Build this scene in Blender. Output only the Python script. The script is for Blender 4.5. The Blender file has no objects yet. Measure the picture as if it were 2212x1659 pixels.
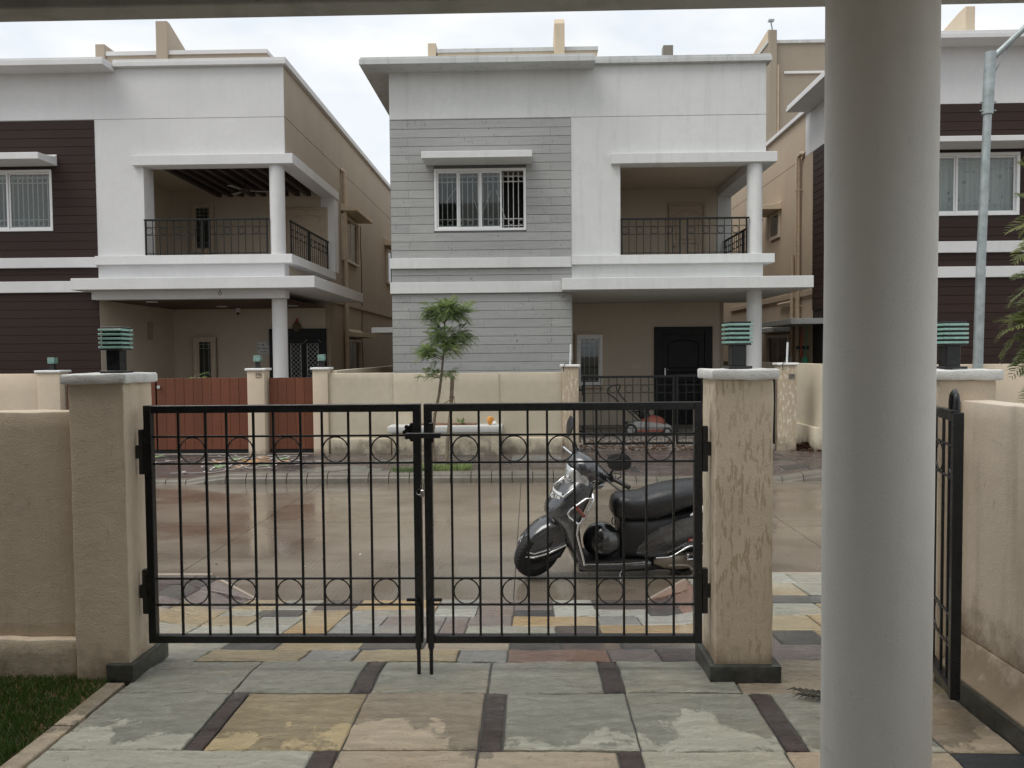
import bpy, bmesh, math, random
from mathutils import Vector, Matrix, noise as mnoise
R = math.radians
rnd = random.Random(7)
SC = bpy.context.scene
COL = SC.collection

# ------------------------------------------------------------------ camera
H = 1.55
def make_camera():
    f_px, w_px = 1662.0, 2212.0
    yaw, pitch, roll = math.atan(38 / f_px), -math.atan(63.5 / f_px), 0.0085
    f = Vector((-math.sin(yaw) * math.cos(pitch), math.cos(yaw) * math.cos(pitch), math.sin(pitch)))
    r0 = Vector((math.cos(yaw), math.sin(yaw), 0))
    u0 = r0.cross(f)
    r = r0 * math.cos(roll) - u0 * math.sin(roll)
    u = u0 * math.cos(roll) + r0 * math.sin(roll)
    cd = bpy.data.cameras.new('camera')
    cd.sensor_width = 36
    cd.lens = 36 * f_px / w_px
    cd.clip_start, cd.clip_end = 0.05, 2000
    co = bpy.data.objects.new('camera', cd)
    COL.objects.link(co)
    m = Matrix.Identity(4)
    for i in range(3):
        m[i][0], m[i][1], m[i][2] = r[i], u[i], -f[i]
    m[2][3] = H
    co.matrix_world = m
    SC.camera = co
make_camera()

# ------------------------------------------------------------------ sky, sun, exposure
SUN_EL, SUN_AZ = R(62), R(236)          # azimuth clockwise from +Y: behind the camera, to its left
def make_world():
    w = bpy.data.worlds.new('World')
    SC.world = w
    w.use_nodes = True
    nt = w.node_tree
    nt.nodes.clear()
    N, L = nt.nodes.new, nt.links.new
    out = N('ShaderNodeOutputWorld'); bg = N('ShaderNodeBackground')
    sky = N('ShaderNodeTexSky'); sky.sky_type = 'NISHITA'; sky.sun_disc = False
    sky.sun_elevation, sky.sun_rotation = SUN_EL, SUN_AZ
    sky.air_density, sky.dust_density, sky.ozone_density = 1.0, 2.0, 1.0
    tc = N('ShaderNodeTexCoord')
    mp = N('ShaderNodeMapping'); mp.inputs['Scale'].default_value = (1.6, 1.6, 4.2)
    mp.inputs['Location'].default_value = (0.3, 0.1, 0.2)
    no = N('ShaderNodeTexNoise'); no.inputs['Scale'].default_value = 2.1
    no.inputs['Detail'].default_value = 7; no.inputs['Roughness'].default_value = 0.55
    rp = N('ShaderNodeMapRange'); rp.inputs[1].default_value = 0.36; rp.inputs[2].default_value = 0.56
    rp.inputs[3].default_value = 0.86; rp.inputs[4].default_value = 1.0
    no2 = N('ShaderNodeTexNoise'); no2.inputs['Scale'].default_value = 4.5
    no2.inputs['Detail'].default_value = 6
    cr = N('ShaderNodeMix'); cr.data_type = 'RGBA'
    cr.inputs[6].default_value = (4.9, 5.2, 5.5, 1); cr.inputs[7].default_value = (5.7, 5.75, 5.7, 1)
    rp2 = N('ShaderNodeMapRange'); rp2.inputs[1].default_value = 0.38; rp2.inputs[2].default_value = 0.62
    mx = N('ShaderNodeMix'); mx.data_type = 'RGBA'
    L(tc.outputs['Generated'], mp.inputs['Vector']); L(mp.outputs['Vector'], no.inputs['Vector'])
    L(mp.outputs['Vector'], no2.inputs['Vector'])
    L(no.outputs['Fac'], rp.inputs[0]); L(no2.outputs['Fac'], rp2.inputs[0]); L(rp2.outputs[0], cr.inputs[0])
    L(rp.outputs[0], mx.inputs[0]); L(sky.outputs['Color'], mx.inputs[6]); L(cr.outputs[2], mx.inputs[7])
    L(mx.outputs[2], bg.inputs['Color']); bg.inputs['Strength'].default_value = 0.10
    L(bg.outputs[0], out.inputs[0])
make_world()

def make_sun():
    s = bpy.data.lights.new('sun', 'SUN')
    s.energy, s.angle, s.color = 1.35, R(40), (1.0, 0.96, 0.90)
    o = bpy.data.objects.new('sun', s)
    COL.objects.link(o)
    d = Vector((math.sin(SUN_AZ) * math.cos(SUN_EL), math.cos(SUN_AZ) * math.cos(SUN_EL), math.sin(SUN_EL)))
    o.rotation_euler = d.to_track_quat('Z', 'Y').to_euler()
make_sun()
vs = SC.view_settings
vs.view_transform, vs.look, vs.exposure, vs.gamma = 'Standard', 'None', 0.85, 1.0
vs.use_curve_mapping = False
SC.cycles.max_bounces = 10
SC.cycles.diffuse_bounces = 7
SC.cycles.transparent_max_bounces = 12

# ------------------------------------------------------------------ mesh helper
class MB:
    """collects boxes, tubes, lofts ... and links them as ONE mesh object"""
    def __init__(s, xf=None):
        s.v, s.f, s.xf, s.mi, s.cur = [], [], xf, [], 0
    def add(s, vs, fs):
        b = len(s.v)
        s.v += [tuple(p) for p in vs]
        s.f += [tuple(i + b for i in f) for f in fs]
        s.mi += [s.cur] * len(fs)
        return s
    def box(s, x0, x1, y0, y1, z0, z1):
        return s.add([(x0, y0, z0), (x1, y0, z0), (x1, y1, z0), (x0, y1, z0), (x0, y0, z1), (x1, y0, z1), (x1, y1, z1), (x0, y1, z1)],
                     [(0, 3, 2, 1), (4, 5, 6, 7), (0, 1, 5, 4), (1, 2, 6, 5), (2, 3, 7, 6), (3, 0, 4, 7)])
    def rings(s, rg, caps=True, loop=False):
        n = len(rg[0]); vs = [p for r in rg for p in r]; fs = []
        m = len(rg)
        for i in range(m if loop else m - 1):
            j = (i + 1) % m
            for k in range(n):
                l = (k + 1) % n
                fs.append((i * n + k, i * n + l, j * n + l, j * n + k))
        if caps and not loop:
            fs.append(tuple(range(n - 1, -1, -1))); fs.append(tuple((m - 1) * n + k for k in range(n)))
        return s.add(vs, fs)
    def tube(s, pts, r, seg=8, closed=False):
        P = [Vector(p) for p in pts]; n = len(P); rg = []
        prev = None
        for i, p in enumerate(P):
            if closed: t = (P[(i + 1) % n] - P[i - 1])
            else: t = P[min(i + 1, n - 1)] - P[max(i - 1, 0)]
            t.normalize()
            if prev is None:
                a = Vector((0, 0, 1)) if abs(t.z) < 0.9 else Vector((0, 1, 0))
                u = t.cross(a).normalized()
            else:
                u = (prev - t * prev.dot(t)).normalized()
            prev = u; w = t.cross(u)
            rr = r[i] if isinstance(r, (list, tuple)) else r
            rg.append([p + (u * math.cos(2 * math.pi * k / seg) + w * math.sin(2 * math.pi * k / seg)) * rr for k in range(seg)])
        return s.rings(rg, True, closed)
    def ring(s, c, R_, r, axis='y', seg=24, rs=6):
        pts = []
        for k in range(seg):
            a = 2 * math.pi * k / seg; ca, sa = math.cos(a) * R_, math.sin(a) * R_
            d = {'y': (ca, 0, sa), 'x': (0, ca, sa), 'z': (ca, sa, 0)}[axis]
            pts.append((c[0] + d[0], c[1] + d[1], c[2] + d[2]))
        return s.tube(pts, r, rs, True)
    def prism(s, poly, a0, a1, axis='y'):
        n = len(poly)
        g = {'y': lambda p, a: (p[0], a, p[1]), 'x': lambda p, a: (a, p[0], p[1]), 'z': lambda p, a: (p[0], p[1], a)}[axis]
        return s.rings([[g(p, a0) for p in poly], [g(p, a1) for p in poly]])
    def ball(s, c, rx, ry, rz, seg=16, rows=10, z0=-1.0, z1=1.0):
        rg = []
        for i in range(rows + 1):
            a = math.asin(z0) + (math.asin(z1) - math.asin(z0)) * i / rows
            q = max(math.cos(a), 0.004)
            rg.append([(c[0] + rx * q * math.cos(2 * math.pi * k / seg), c[1] + ry * q * math.sin(2 * math.pi * k / seg), c[2] + rz * math.sin(a)) for k in range(seg)])
        return s.rings(rg)
    def lathe(s, c, prof, seg=24, axis='z'):
        rg = []
        for r, h in prof:
            ring = []
            for k in range(seg):
                a = 2 * math.pi * k / seg; x, y = r * math.cos(a), r * math.sin(a)
                d = {'z': (x, y, h), 'y': (x, h, y), 'x': (h, x, y)}[axis]
                ring.append((c[0] + d[0], c[1] + d[1], c[2] + d[2]))
            rg.append(ring)
        return s.rings(rg)
    def mesh(s, name, mats, origin=(0, 0, 0), smooth=0, bevel=0, seg=1):
        vs = s.v
        if s.xf: vs = [s.xf(*p) for p in vs]
        ox, oy, oz = origin
        me = bpy.data.meshes.new(name)
        me.from_pydata([(x - ox, y - oy, z - oz) for x, y, z in vs], [], s.f)
        if not isinstance(mats, (list, tuple)): mats = [mats]
        for m in mats: me.materials.append(m)
        if any(s.mi): me.polygons.foreach_set('material_index', s.mi)
        bm = bmesh.new(); bm.from_mesh(me)
        bmesh.ops.recalc_face_normals(bm, faces=bm.faces)
        if bevel:
            es = [e for e in bm.edges if len(e.link_faces) == 2 and e.calc_face_angle(0) > 0.6]
            bmesh.ops.bevel(bm, geom=es, offset=bevel, segments=seg, profile=0.6, affect='EDGES', clamp_overlap=True)
        bm.to_mesh(me); bm.free()
        if smooth:
            me.shade_smooth()
            me.set_sharp_from_angle(angle=R(smooth))
        return me
    def build(s, name, mats, parent=None, smooth=0, bevel=0, seg=1, local=False, label=None, kind=None):
        org = (0, 0, 0)
        if parent is not None and not local:
            q = parent
            while q.parent: q = q.parent
            org = q.location
        me = s.mesh(name, mats, org, smooth, bevel, seg)
        o = bpy.data.objects.new(name, me); COL.objects.link(o)
        if parent is not None: o.parent = parent
        if label: o['label'] = label
        if kind: o['kind'] = kind
        return o

def thing(name, label, cat, loc=(0, 0, 0), group=None, kind=None):
    o = bpy.data.objects.new(name, None); COL.objects.link(o)
    o.location = loc; o.empty_display_size = 0.2
    o['label'] = label; o['category'] = cat
    if group: o['group'] = group
    if kind: o['kind'] = kind
    return o
def tag(o, label, cat, group=None, kind=None):
    o['label'] = label; o['category'] = cat
    if group: o['group'] = group
    if kind: o['kind'] = kind
    return o
def copy_tree(o, parent=None):
    c = o.copy(); COL.objects.link(c)
    if parent is not None: c.parent = parent
    for ch in list(o.children): copy_tree(ch, c)
    return c
def inst(name, me, parent, loc=(0, 0, 0), rot=(0, 0, 0), scale=None):
    o = bpy.data.objects.new(name, me); COL.objects.link(o)
    o.parent = parent; o.location = loc; o.rotation_euler = rot
    if scale: o.scale = scale
    return o
def front(Y):  return lambda u, d, z: (u, Y + d, z)          # faces -Y, d goes into the wall
def right(X):  return lambda u, d, z: (X - d, u, z)          # faces +X
def left(X):   return lambda u, d, z: (X + d, u, z)          # faces -X

def wall_holes(mb, x0, x1, z0, z1, y0, y1, holes):
    """a wall slab x0..x1, z0..z1 with rectangular holes (hx0,hx1,hz0,hz1)"""
    xs = sorted({x0, x1, *[h for q in holes for h in q[:2]]}); zs = sorted({z0, z1, *[h for q in holes for h in q[2:]]})
    xs = [x for x in xs if x0 <= x <= x1]; zs = [z for z in zs if z0 <= z <= z1]
    for i in range(len(xs) - 1):
        j = 0
        while j < len(zs) - 1:
            def hole(j):
                cx, cz = (xs[i] + xs[i + 1]) / 2, (zs[j] + zs[j + 1]) / 2
                return any(h[0] < cx < h[1] and h[2] < cz < h[3] for h in holes)
            if hole(j): j += 1; continue
            k = j
            while k + 1 < len(zs) - 1 and not hole(k + 1): k += 1
            mb.box(xs[i], xs[i + 1], y0, y1, zs[j], zs[k + 1])
            j = k + 1
    return mb

# ------------------------------------------------------------------ materials
class NT:
    def __init__(s, name):
        s.m = bpy.data.materials.new(name); s.m.use_nodes = True
        s.t = s.m.node_tree; s.t.nodes.clear()
        s.out = s.n('ShaderNodeOutputMaterial')
    def n(s, typ, **kw):
        q = s.t.nodes.new(typ)
        for k, v in kw.items(): setattr(q, k, v)
        return q
    def l(s, a, b): s.t.links.new(a, b)
    def set(s, sock, val):
        if hasattr(val, 'is_output'): s.l(val, sock)
        else: sock.default_value = val
    def pos(s, scale=(1, 1, 1), obj=False):
        if obj: g = s.n('ShaderNodeTexCoord').outputs['Object']
        else: g = s.n('ShaderNodeNewGeometry').outputs['Position']
        if scale == (1, 1, 1): return g
        m = s.n('ShaderNodeVectorMath', operation='MULTIPLY'); s.l(g, m.inputs[0]); m.inputs[1].default_value = scale
        return m.outputs[0]
    def noise(s, vec, scale=1, detail=4, rough=0.55, dist=0):
        q = s.n('ShaderNodeTexNoise'); s.l(vec, q.inputs['Vector'])
        q.inputs['Scale'].default_value = scale; q.inputs['Detail'].default_value = detail
        q.inputs['Roughness'].default_value = rough; q.inputs['Distortion'].default_value = dist
        return q.outputs['Fac']
    def rng(s, v, a, b, c=0.0, d=1.0):
        q = s.n('ShaderNodeMapRange'); s.l(v, q.inputs[0])
        for i, x in enumerate((a, b, c, d)): q.inputs[i + 1].default_value = x
        return q.outputs[0]
    def mix(s, f, a, b, mode='MIX'):
        q = s.n('ShaderNodeMix', data_type='RGBA', blend_type=mode)
        s.set(q.inputs[0], f)
        for i, x in ((6, a), (7, b)):
            s.set(q.inputs[i], x if hasattr(x, 'is_output') else (*x[:3], 1))
        return q.outputs[2]
    def math(s, op, a, b=0.0):
        q = s.n('ShaderNodeMath', operation=op); s.set(q.inputs[0], a); s.set(q.inputs[1], b); return q.outputs[0]
    def bump(s, h, strength=0.3, dist=0.01, normal=None):
        q = s.n('ShaderNodeBump'); s.l(h, q.inputs['Height']); q.inputs['Strength'].default_value = strength
        q.inputs['Distance'].default_value = dist
        if normal: s.l(normal, q.inputs['Normal'])
        return q.outputs[0]
    def bsdf(s, color, rough=0.6, metal=0.0, normal=None, spec=0.5, coat=0.0, coat_rough=0.1, coat_n=None):
        q = s.n('ShaderNodeBsdfPrincipled')
        s.set(q.inputs['Base Color'], color if hasattr(color, 'is_output') else (*color[:3], 1))
        s.set(q.inputs['Roughness'], rough); s.set(q.inputs['Metallic'], metal)
        s.set(q.inputs['Specular IOR Level'], spec); s.set(q.inputs['Coat Weight'], coat); s.set(q.inputs['Coat Roughness'], coat_rough)
        if coat_n: s.l(coat_n, q.inputs['Coat Normal'])
        if normal: s.l(normal, q.inputs['Normal'])
        s.l(q.outputs[0], s.out.inputs[0])
        return q
def mul(c, k): return tuple(x * k for x in c)

def paint(name, col, stain=(0.35, 0.33, 0.29), amt=0.25, rough=0.85, mott=0.06, bump=0.25, drip=0.0, spots=0.0, bottom=None, scuff=0.0):
    t = NT(name); p = t.pos()
    c = t.mix(t.rng(t.noise(p, 1.1, 5), 0.3, 0.7), mul(col, 1 - mott), mul(col, 1 + mott))
    c = t.mix(t.rng(t.noise(p, 9, 6, 0.65), 0.35, 0.7, 0, 0.5), c, mul(col, 1 - mott * 1.4))
    st = t.rng(t.noise(t.pos((7, 7, 0.55)), 1.0, 6, 0.6), 0.52, 0.78, 0, amt)
    c = t.mix(st, c, stain)
    blot = t.rng(t.noise(t.pos((1, 1, 0.6)), 2.3, 8, 0.7), 0.58, 0.74, 0, amt * 0.8)
    c = t.mix(blot, c, stain)
    if drip:
        d = t.rng(t.noise(t.pos((58, 58, 13)), 1.0, 3, 0.5), 0.54, 0.59, 0, drip)
        d = t.math('MULTIPLY', d, t.rng(t.noise(p, 2.2, 3), 0.28, 0.52))
        c = t.mix(d, c, tuple(a * b for a, b in zip(col, (0.66, 0.60, 0.52))))
    if scuff:
        d = t.rng(t.noise(t.pos((28, 28, 4)), 1.0, 5, 0.7, 0.8), 0.66, 0.70, 0, scuff)
        c = t.mix(d, c, mul(stain, 0.7))
        d = t.rng(t.noise(t.pos((3, 3, 9)), 1.0, 8, 0.75, 1.5), 0.63, 0.66, 0, scuff * 0.8)
        c = t.mix(d, c, stain)
    if spots:
        d = t.rng(t.noise(t.pos((26, 26, 9)), 1.0, 4, 0.6), 0.52, 0.64, 0, spots)
        c = t.mix(d, c, (0.66, 0.60, 0.50))
    if bottom:                       # a band of splash dirt above the ground: (z, height, colour)
        z = t.n('ShaderNodeSeparateXYZ'); t.l(p, z.inputs[0])
        f = t.rng(t.math('ADD', z.outputs[2], t.rng(t.noise(p, 5, 6, 0.7), 0.25, 0.75, -bottom[1] * 0.9, bottom[1] * 0.9)), bottom[0], bottom[0] + bottom[1], 0.75, 0)
        c = t.mix(f, c, bottom[2])
    h = t.math('ADD', t.noise(p, 140, 3), t.math('MULTIPLY', t.noise(p, 16, 4), 1.4))
    t.bsdf(c, rough, normal=t.bump(h, bump, 0.006), spec=0.3)
    return t.m

def plank_mat(name, col, dark, pits=0.8, rough=0.6, spec=0.3, var=0.07):
    t = NT(name); p = t.pos(); oi = t.n('ShaderNodeObjectInfo')
    k = t.rng(oi.outputs['Random'], 0, 1, 0.0, 1.0)
    c = t.mix(k, mul(col, 1 - var), mul(col, 1 + var))
    g = t.noise(t.pos((2.5, 2.5, 60)), 1.0, 6, 0.6, 0.6)
    c = t.mix(t.rng(g, 0.42, 0.7, 0, 0.55), c, mul(col, 0.72))
    if pits:
        v = t.noise(t.pos((30, 30, 13)), 1.0, 3, 0.6)
        v2 = t.math('MULTIPLY', t.rng(v, 0.62, 0.66), t.rng(t.noise(p, 2.2, 3), 0.42, 0.6))
        c = t.mix(t.math('MULTIPLY', v2, pits), c, dark)
    c = t.mix(t.rng(t.noise(p, 1.4, 5, 0.7), 0.55, 0.75, 0, 0.25), c, mul(col, 1.3))
    t.bsdf(c, rough, normal=t.bump(g, 0.35, 0.006), spec=spec)
    return t.m

def simple(name, col, rough=0.5, metal=0.0, spec=0.5, coat=0.0, mott=0.12, bump=0.0, scale=12):
    t = NT(name); p = t.pos(obj=True)
    n = t.noise(p, scale, 4, 0.6)
    c = t.mix(t.rng(n, 0.3, 0.7), mul(col, 1 - mott), mul(col, 1 + mott))
    rr = t.rng(t.noise(p, scale * 2.3, 3), 0.3, 0.7, max(rough - 0.08, 0.02), min(rough + 0.08, 1))
    t.bsdf(c, rr, metal, t.bump(t.noise(p, scale * 9, 3), bump, 0.004) if bump else None, spec, coat)
    return t.m

def glass_mat(name, tint=(0.55, 0.6, 0.6), refl=1.0, alpha=0.55):
    t = NT(name)
    tr = t.n('ShaderNodeBsdfTransparent'); tr.inputs[0].default_value = (*tint, 1)
    gl = t.n('ShaderNodeBsdfGlossy'); gl.inputs['Roughness'].default_value = 0.03
    fr = t.n('ShaderNodeFresnel'); fr.inputs[0].default_value = 1.5
    f = t.math('ADD', t.math('MULTIPLY', fr.outputs[0], refl), 0.015)
    mx = t.n('ShaderNodeMixShader'); t.l(f, mx.inputs[0]); t.l(tr.outputs[0], mx.inputs[1]); t.l(gl.outputs[0], mx.inputs[2])
    t.l(mx.outputs[0], t.out.inputs[0])
    return t.m

def slate(name, col, col2, dry_line=True, rust=0.5):
    """wet slate paving: dark and glossy where wet, paler and matt in the dry strip under the porch roof"""
    t = NT(name); p = t.pos(); oi = t.n('ShaderNodeObjectInfo')
    off = t.n('ShaderNodeVectorMath', operation='ADD'); t.l(p, off.inputs[0])
    cv = t.n('ShaderNodeCombineXYZ'); t.l(t.math('MULTIPLY', oi.outputs['Random'], 37.0), cv.inputs[0]); t.l(t.math('MULTIPLY', oi.outputs['Random'], 91.0), cv.inputs[1])
    t.l(cv.outputs[0], off.inputs[1]); q = off.outputs[0]
    def sc(v):
        m = t.n('ShaderNodeVectorMath', operation='MULTIPLY'); t.l(q, m.inputs[0]); m.inputs[1].default_value = v
        return m.outputs[0]
    qs = sc((1, 2.4, 1))
    c = t.mix(t.rng(t.noise(q, 2.4, 6, 0.65), 0.36, 0.66), col, col2)
    c = t.mix(t.rng(t.noise(q, 1.3, 5, 0.6), 0.53, 0.72, 0, rust), c, tuple(a * b for a, b in zip(c_avg(col, col2), (1.25, 0.92, 0.58))))
    c = t.mix(t.rng(t.noise(qs, 6, 8, 0.72), 0.48, 0.70, 0, 0.6), c, mul(col, 0.55))
    c = t.mix(t.rng(t.noise(qs, 17, 6, 0.7), 0.55, 0.72, 0, 0.45), c, mul(col2, 1.45))
    c = t.mix(t.rng(oi.outputs['Random'], 0, 1, 0.0, 0.35), c, mul(col2, 0.78))
    cl = t.noise(qs, 8, 9, 0.74, 0.9)
    rid = t.math('ABSOLUTE', t.math('SUBTRACT', t.noise(sc((1, 3.2, 1)), 9, 5, 0.6, 0.6), 0.5))
    fine = t.noise(qs, 42, 4, 0.65)
    h = t.math('ADD', t.math('ADD', cl, t.math('MULTIPLY', fine, 0.30)), t.math('MULTIPLY', rid, -0.8))
    sep = t.n('ShaderNodeSeparateXYZ'); t.l(p, sep.inputs[0])
    w = t.math('ADD', sep.outputs[1], t.rng(t.noise(p, 2.3, 8, 0.62, 0.3), 0.25, 0.75, -0.36, 0.36))
    wetf = t.rng(w, 3.045, 3.085) if dry_line else 1.0
    pud = t.rng(t.noise(p, 1.5, 4), 0.36, 0.62)
    rw = t.math('ADD', t.rng(pud, 0, 1, 0.05, 0.20), t.rng(cl, 0.4, 0.7, -0.02, 0.10))
    if dry_line:
        dry = t.mix(0.55, mul(c_avg(col, col2), 1.5), t.mix(1.0, c, (1.5, 1.47, 1.42), 'MULTIPLY'))
        dry = t.mix(t.rng(t.noise(p, 26, 3, 0.6), 0.62, 0.68, 0, 0.5), dry, c)
        c = t.mix(wetf, dry, c)
        rough = t.math('MAXIMUM', t.rng(wetf, 0, 1, 0.8, 0.0), rw)
    else: rough = rw
    film = t.math('MULTIPLY', wetf, t.rng(pud, 0, 1, 1.0, 0.35)) if dry_line else t.rng(pud, 0, 1, 1.0, 0.35)
    t.bsdf(c, rough, normal=t.bump(h, 0.9, 0.055), spec=0.6, coat=film, coat_rough=0.07, coat_n=t.bump(h, 0.8, 0.026))
    return t.m
def c_avg(a, b): return tuple((x + y) / 2 for x, y in zip(a, b))

M = {}
M['white'] = paint('white_paint', (0.62, 0.63, 0.62), (0.36, 0.37, 0.36), 0.32)
M['white_clean'] = paint('clean_white_paint', (0.64, 0.64, 0.645), (0.48, 0.48, 0.48), 0.2)
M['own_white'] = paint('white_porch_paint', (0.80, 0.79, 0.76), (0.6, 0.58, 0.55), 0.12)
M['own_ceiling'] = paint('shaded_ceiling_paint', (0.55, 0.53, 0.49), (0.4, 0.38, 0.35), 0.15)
M['coping'] = paint('weathered_white_paint', (0.53, 0.545, 0.54), (0.20, 0.21, 0.20), 0.5)
M['beige'] = paint('beige_paint', (0.39, 0.33, 0.262), (0.28, 0.22, 0.16), 0.22)
M['beige_warm'] = paint('warm_beige_paint', (0.45, 0.365, 0.275), (0.32, 0.24, 0.17), 0.2)
M['taupe'] = paint('taupe_paint', (0.29, 0.25, 0.20), (0.25, 0.2, 0.15), 0.2)
M['beige_pipe'] = simple('beige_pipe', (0.46, 0.36, 0.26), 0.45)
M['porch'] = paint('porch_cream_paint', (0.54, 0.475, 0.39), (0.45, 0.38, 0.30), 0.12)
M['cream'] = paint('cream_paint', (0.56, 0.47, 0.35), (0.33, 0.27, 0.19), 0.25)
M['cream_far'] = paint('weathered_cream_paint', (0.50, 0.445, 0.345), (0.38, 0.34, 0.26), 0.35, mott=0.1, bottom=(-0.12, 0.22, (0.12, 0.10, 0.075)))
M['cream_peel'] = paint('peeling_cream_paint', (0.44, 0.36, 0.26), (0.36, 0.30, 0.22), 0.2, spots=0.9, bottom=(-0.14, 0.3, (0.13, 0.11, 0.09)))
M['cream_new'] = paint('fresh_cream_paint', (0.58, 0.49, 0.375), (0.5, 0.41, 0.3), 0.1, bottom=(-0.14, 0.1, (0.2, 0.16, 0.12)))
M['pillar'] = paint('cream_plaster', (0.68, 0.575, 0.445), (0.34, 0.26, 0.18), 0.35, bump=0.6, mott=0.10, scuff=0.35, bottom=(-0.03, 0.22, (0.27, 0.20, 0.13)))
M['pillar_drip'] = paint('rain_spotted_plaster', (0.68, 0.575, 0.445), (0.36, 0.28, 0.19), 0.2, bump=0.5, drip=0.75, scuff=0.2, bottom=(0.06, 0.1, (0.27, 0.20, 0.13)))
M['sidewall'] = paint('stained_cream_plaster', (0.71, 0.615, 0.50), (0.30, 0.25, 0.19), 0.45, bump=0.4, scuff=0.35, bottom=(0.18, 0.24, (0.22, 0.16, 0.10)))
M['cap'] = paint('cracked_white_plaster', (0.80, 0.80, 0.77), (0.33, 0.33, 0.31), 0.45, bump=0.8, mott=0.14)
M['cap_new'] = paint('white_plaster_cap', (0.74, 0.75, 0.75), (0.5, 0.5, 0.5), 0.15)
M['granite'] = simple('wet_dark_granite', (0.055, 0.058, 0.05), 0.35, mott=0.5, scale=22)
M['plank_grey'] = plank_mat('grey_cladding_plank', (0.35, 0.352, 0.345), (0.10, 0.10, 0.10), 0.6)
M['plank_brown'] = plank_mat('brown_cladding_plank', (0.036, 0.021, 0.018), (0.02, 0.012, 0.01), 0.0, 0.6, 0.2)
M['gap_grey'] = simple('joint_backing_grey', (0.12, 0.12, 0.12), 0.9)  # dark backing that shows in the gaps between boards
M['gap_brown'] = simple('joint_backing_brown', (0.02, 0.013, 0.011), 0.9)  # the same backing for the brown boards
M['gate_wood'] = plank_mat('red_brown_gate_plank', (0.145, 0.050, 0.026), (0.03, 0.01, 0.006), 0.0, 0.45, var=0.2)
M['ceil_wood'] = plank_mat('dark_wood_ceiling', (0.075, 0.034, 0.022), (0.02, 0.01, 0.01), 0.0, 0.5)
M['rafter'] = simple('dark_wood_rafter', (0.035, 0.022, 0.022), 0.6)
M['iron'] = simple('black_gate_paint', (0.012, 0.013, 0.014), 0.32, spec=0.5, mott=0.3, bump=0.15)
M['iron_far'] = simple('black_rail_paint', (0.011, 0.012, 0.012), 0.55, spec=0.25)
M['grille'] = simple('white_grille_paint', (0.6, 0.61, 0.6), 0.5)
M['upvc'] = simple('white_window_frame', (0.74, 0.75, 0.75), 0.35, mott=0.04)
M['frame_beige'] = simple('beige_window_frame', (0.50, 0.42, 0.33), 0.45)
M['pane'] = glass_mat('window_glass', (0.86, 0.89, 0.88), 0.7)
M['dark'] = simple('room_shade_sheet', (0.03, 0.03, 0.028), 0.9)  # for sheets behind panes: shade of an unlit room put into colour
M['dim_shade'] = simple('dim_grey_shade', (0.17, 0.18, 0.17), 0.9)  # paler sheet colour, painted as the shade of a dim room
M['pane_dark'] = simple('dark_window_glass', (0.06, 0.062, 0.06), 0.12, spec=0.25)
M['door'] = simple('black_green_door', (0.007, 0.009, 0.009), 0.5, spec=0.25, bump=0.2)
M['door_beige'] = simple('beige_door', (0.42, 0.34, 0.25), 0.5)
M['steel'] = simple('steel', (0.55, 0.55, 0.55), 0.3, 1.0)
M['chrome'] = simple('chrome', (0.75, 0.76, 0.77), 0.12, 1.0, mott=0.03)
M['galv'] = simple('galvanised_pole', (0.30, 0.34, 0.345), 0.45, 0.35, mott=0.22, scale=6)
M['lamp_glass'] = simple('green_lamp_glass', (0.30, 0.52, 0.46), 0.12, spec=0.8, mott=0.25, scale=30)
M['concrete'] = paint('wet_concrete', (0.20, 0.185, 0.16), (0.08, 0.075, 0.065), 0.5, rough=0.4, mott=0.15)
M['kerb_white'] = paint('dull_white_slab', (0.50, 0.50, 0.48), (0.3, 0.3, 0.28), 0.4)
M['concrete_pale'] = paint('pale_wet_concrete', (0.36, 0.31, 0.25), (0.15, 0.12, 0.09), 0.5, rough=0.4)
M['kerb'] = paint('wet_kerb_stone', (0.155, 0.14, 0.115), (0.06, 0.055, 0.045), 0.6, rough=0.35, mott=0.2)
M['grout'] = simple('wet_grout', (0.085, 0.078, 0.068), 0.5)
M['soil'] = simple('red_soil', (0.15, 0.085, 0.05), 0.95, mott=0.4)
M['black_plastic'] = simple('black_plastic', (0.014, 0.014, 0.015), 0.45)
M['rubber'] = simple('tyre_rubber', (0.014, 0.014, 0.014), 0.75, bump=0.3, scale=40)
M['seat'] = simple('wet_black_seat', (0.016, 0.017, 0.019), 0.27, bump=0.35, scale=30)
M['scoot'] = simple('grey_metallic_paint', (0.085, 0.088, 0.095), 0.26, 0.6, coat=0.9, mott=0.06)
M['engine'] = simple('engine_casing', (0.30, 0.26, 0.21), 0.45, 0.3)
M['lens'] = simple('headlamp_lens', (0.55, 0.57, 0.58), 0.06, 0.5, spec=0.9, coat=1.0, mott=0.35, scale=9)
M['amber'] = simple('amber_lens', (0.20, 0.04, 0.022), 0.2, coat=0.6)
M['plate'] = simple('white_plate', (0.66, 0.67, 0.66), 0.5)
M['ink'] = simple('black_ink', (0.012, 0.012, 0.012), 0.6)
M['white_plastic'] = simple('white_plastic', (0.62, 0.64, 0.65), 0.35)
M['visor'] = simple('smoked_visor', (0.05, 0.052, 0.052), 0.08, coat=0.6)
M['helmet'] = simple('black_helmet_shell', (0.010, 0.010, 0.011), 0.16, coat=0.8)
M['mower_red'] = simple('faded_red_cover', (0.27, 0.085, 0.06), 0.6)
M['mower_grey'] = simple('mower_deck', (0.26, 0.26, 0.25), 0.5)
M['bark'] = simple('young_bark', (0.16, 0.125, 0.09), 0.9, mott=0.4, bump=0.5, scale=30)
M['stake'] = simple('old_wood_stake', (0.21, 0.17, 0.125), 0.9, mott=0.35, bump=0.5, scale=25)
M['green_plastic'] = simple('green_plastic', (0.02, 0.30, 0.16), 0.4)
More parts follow.
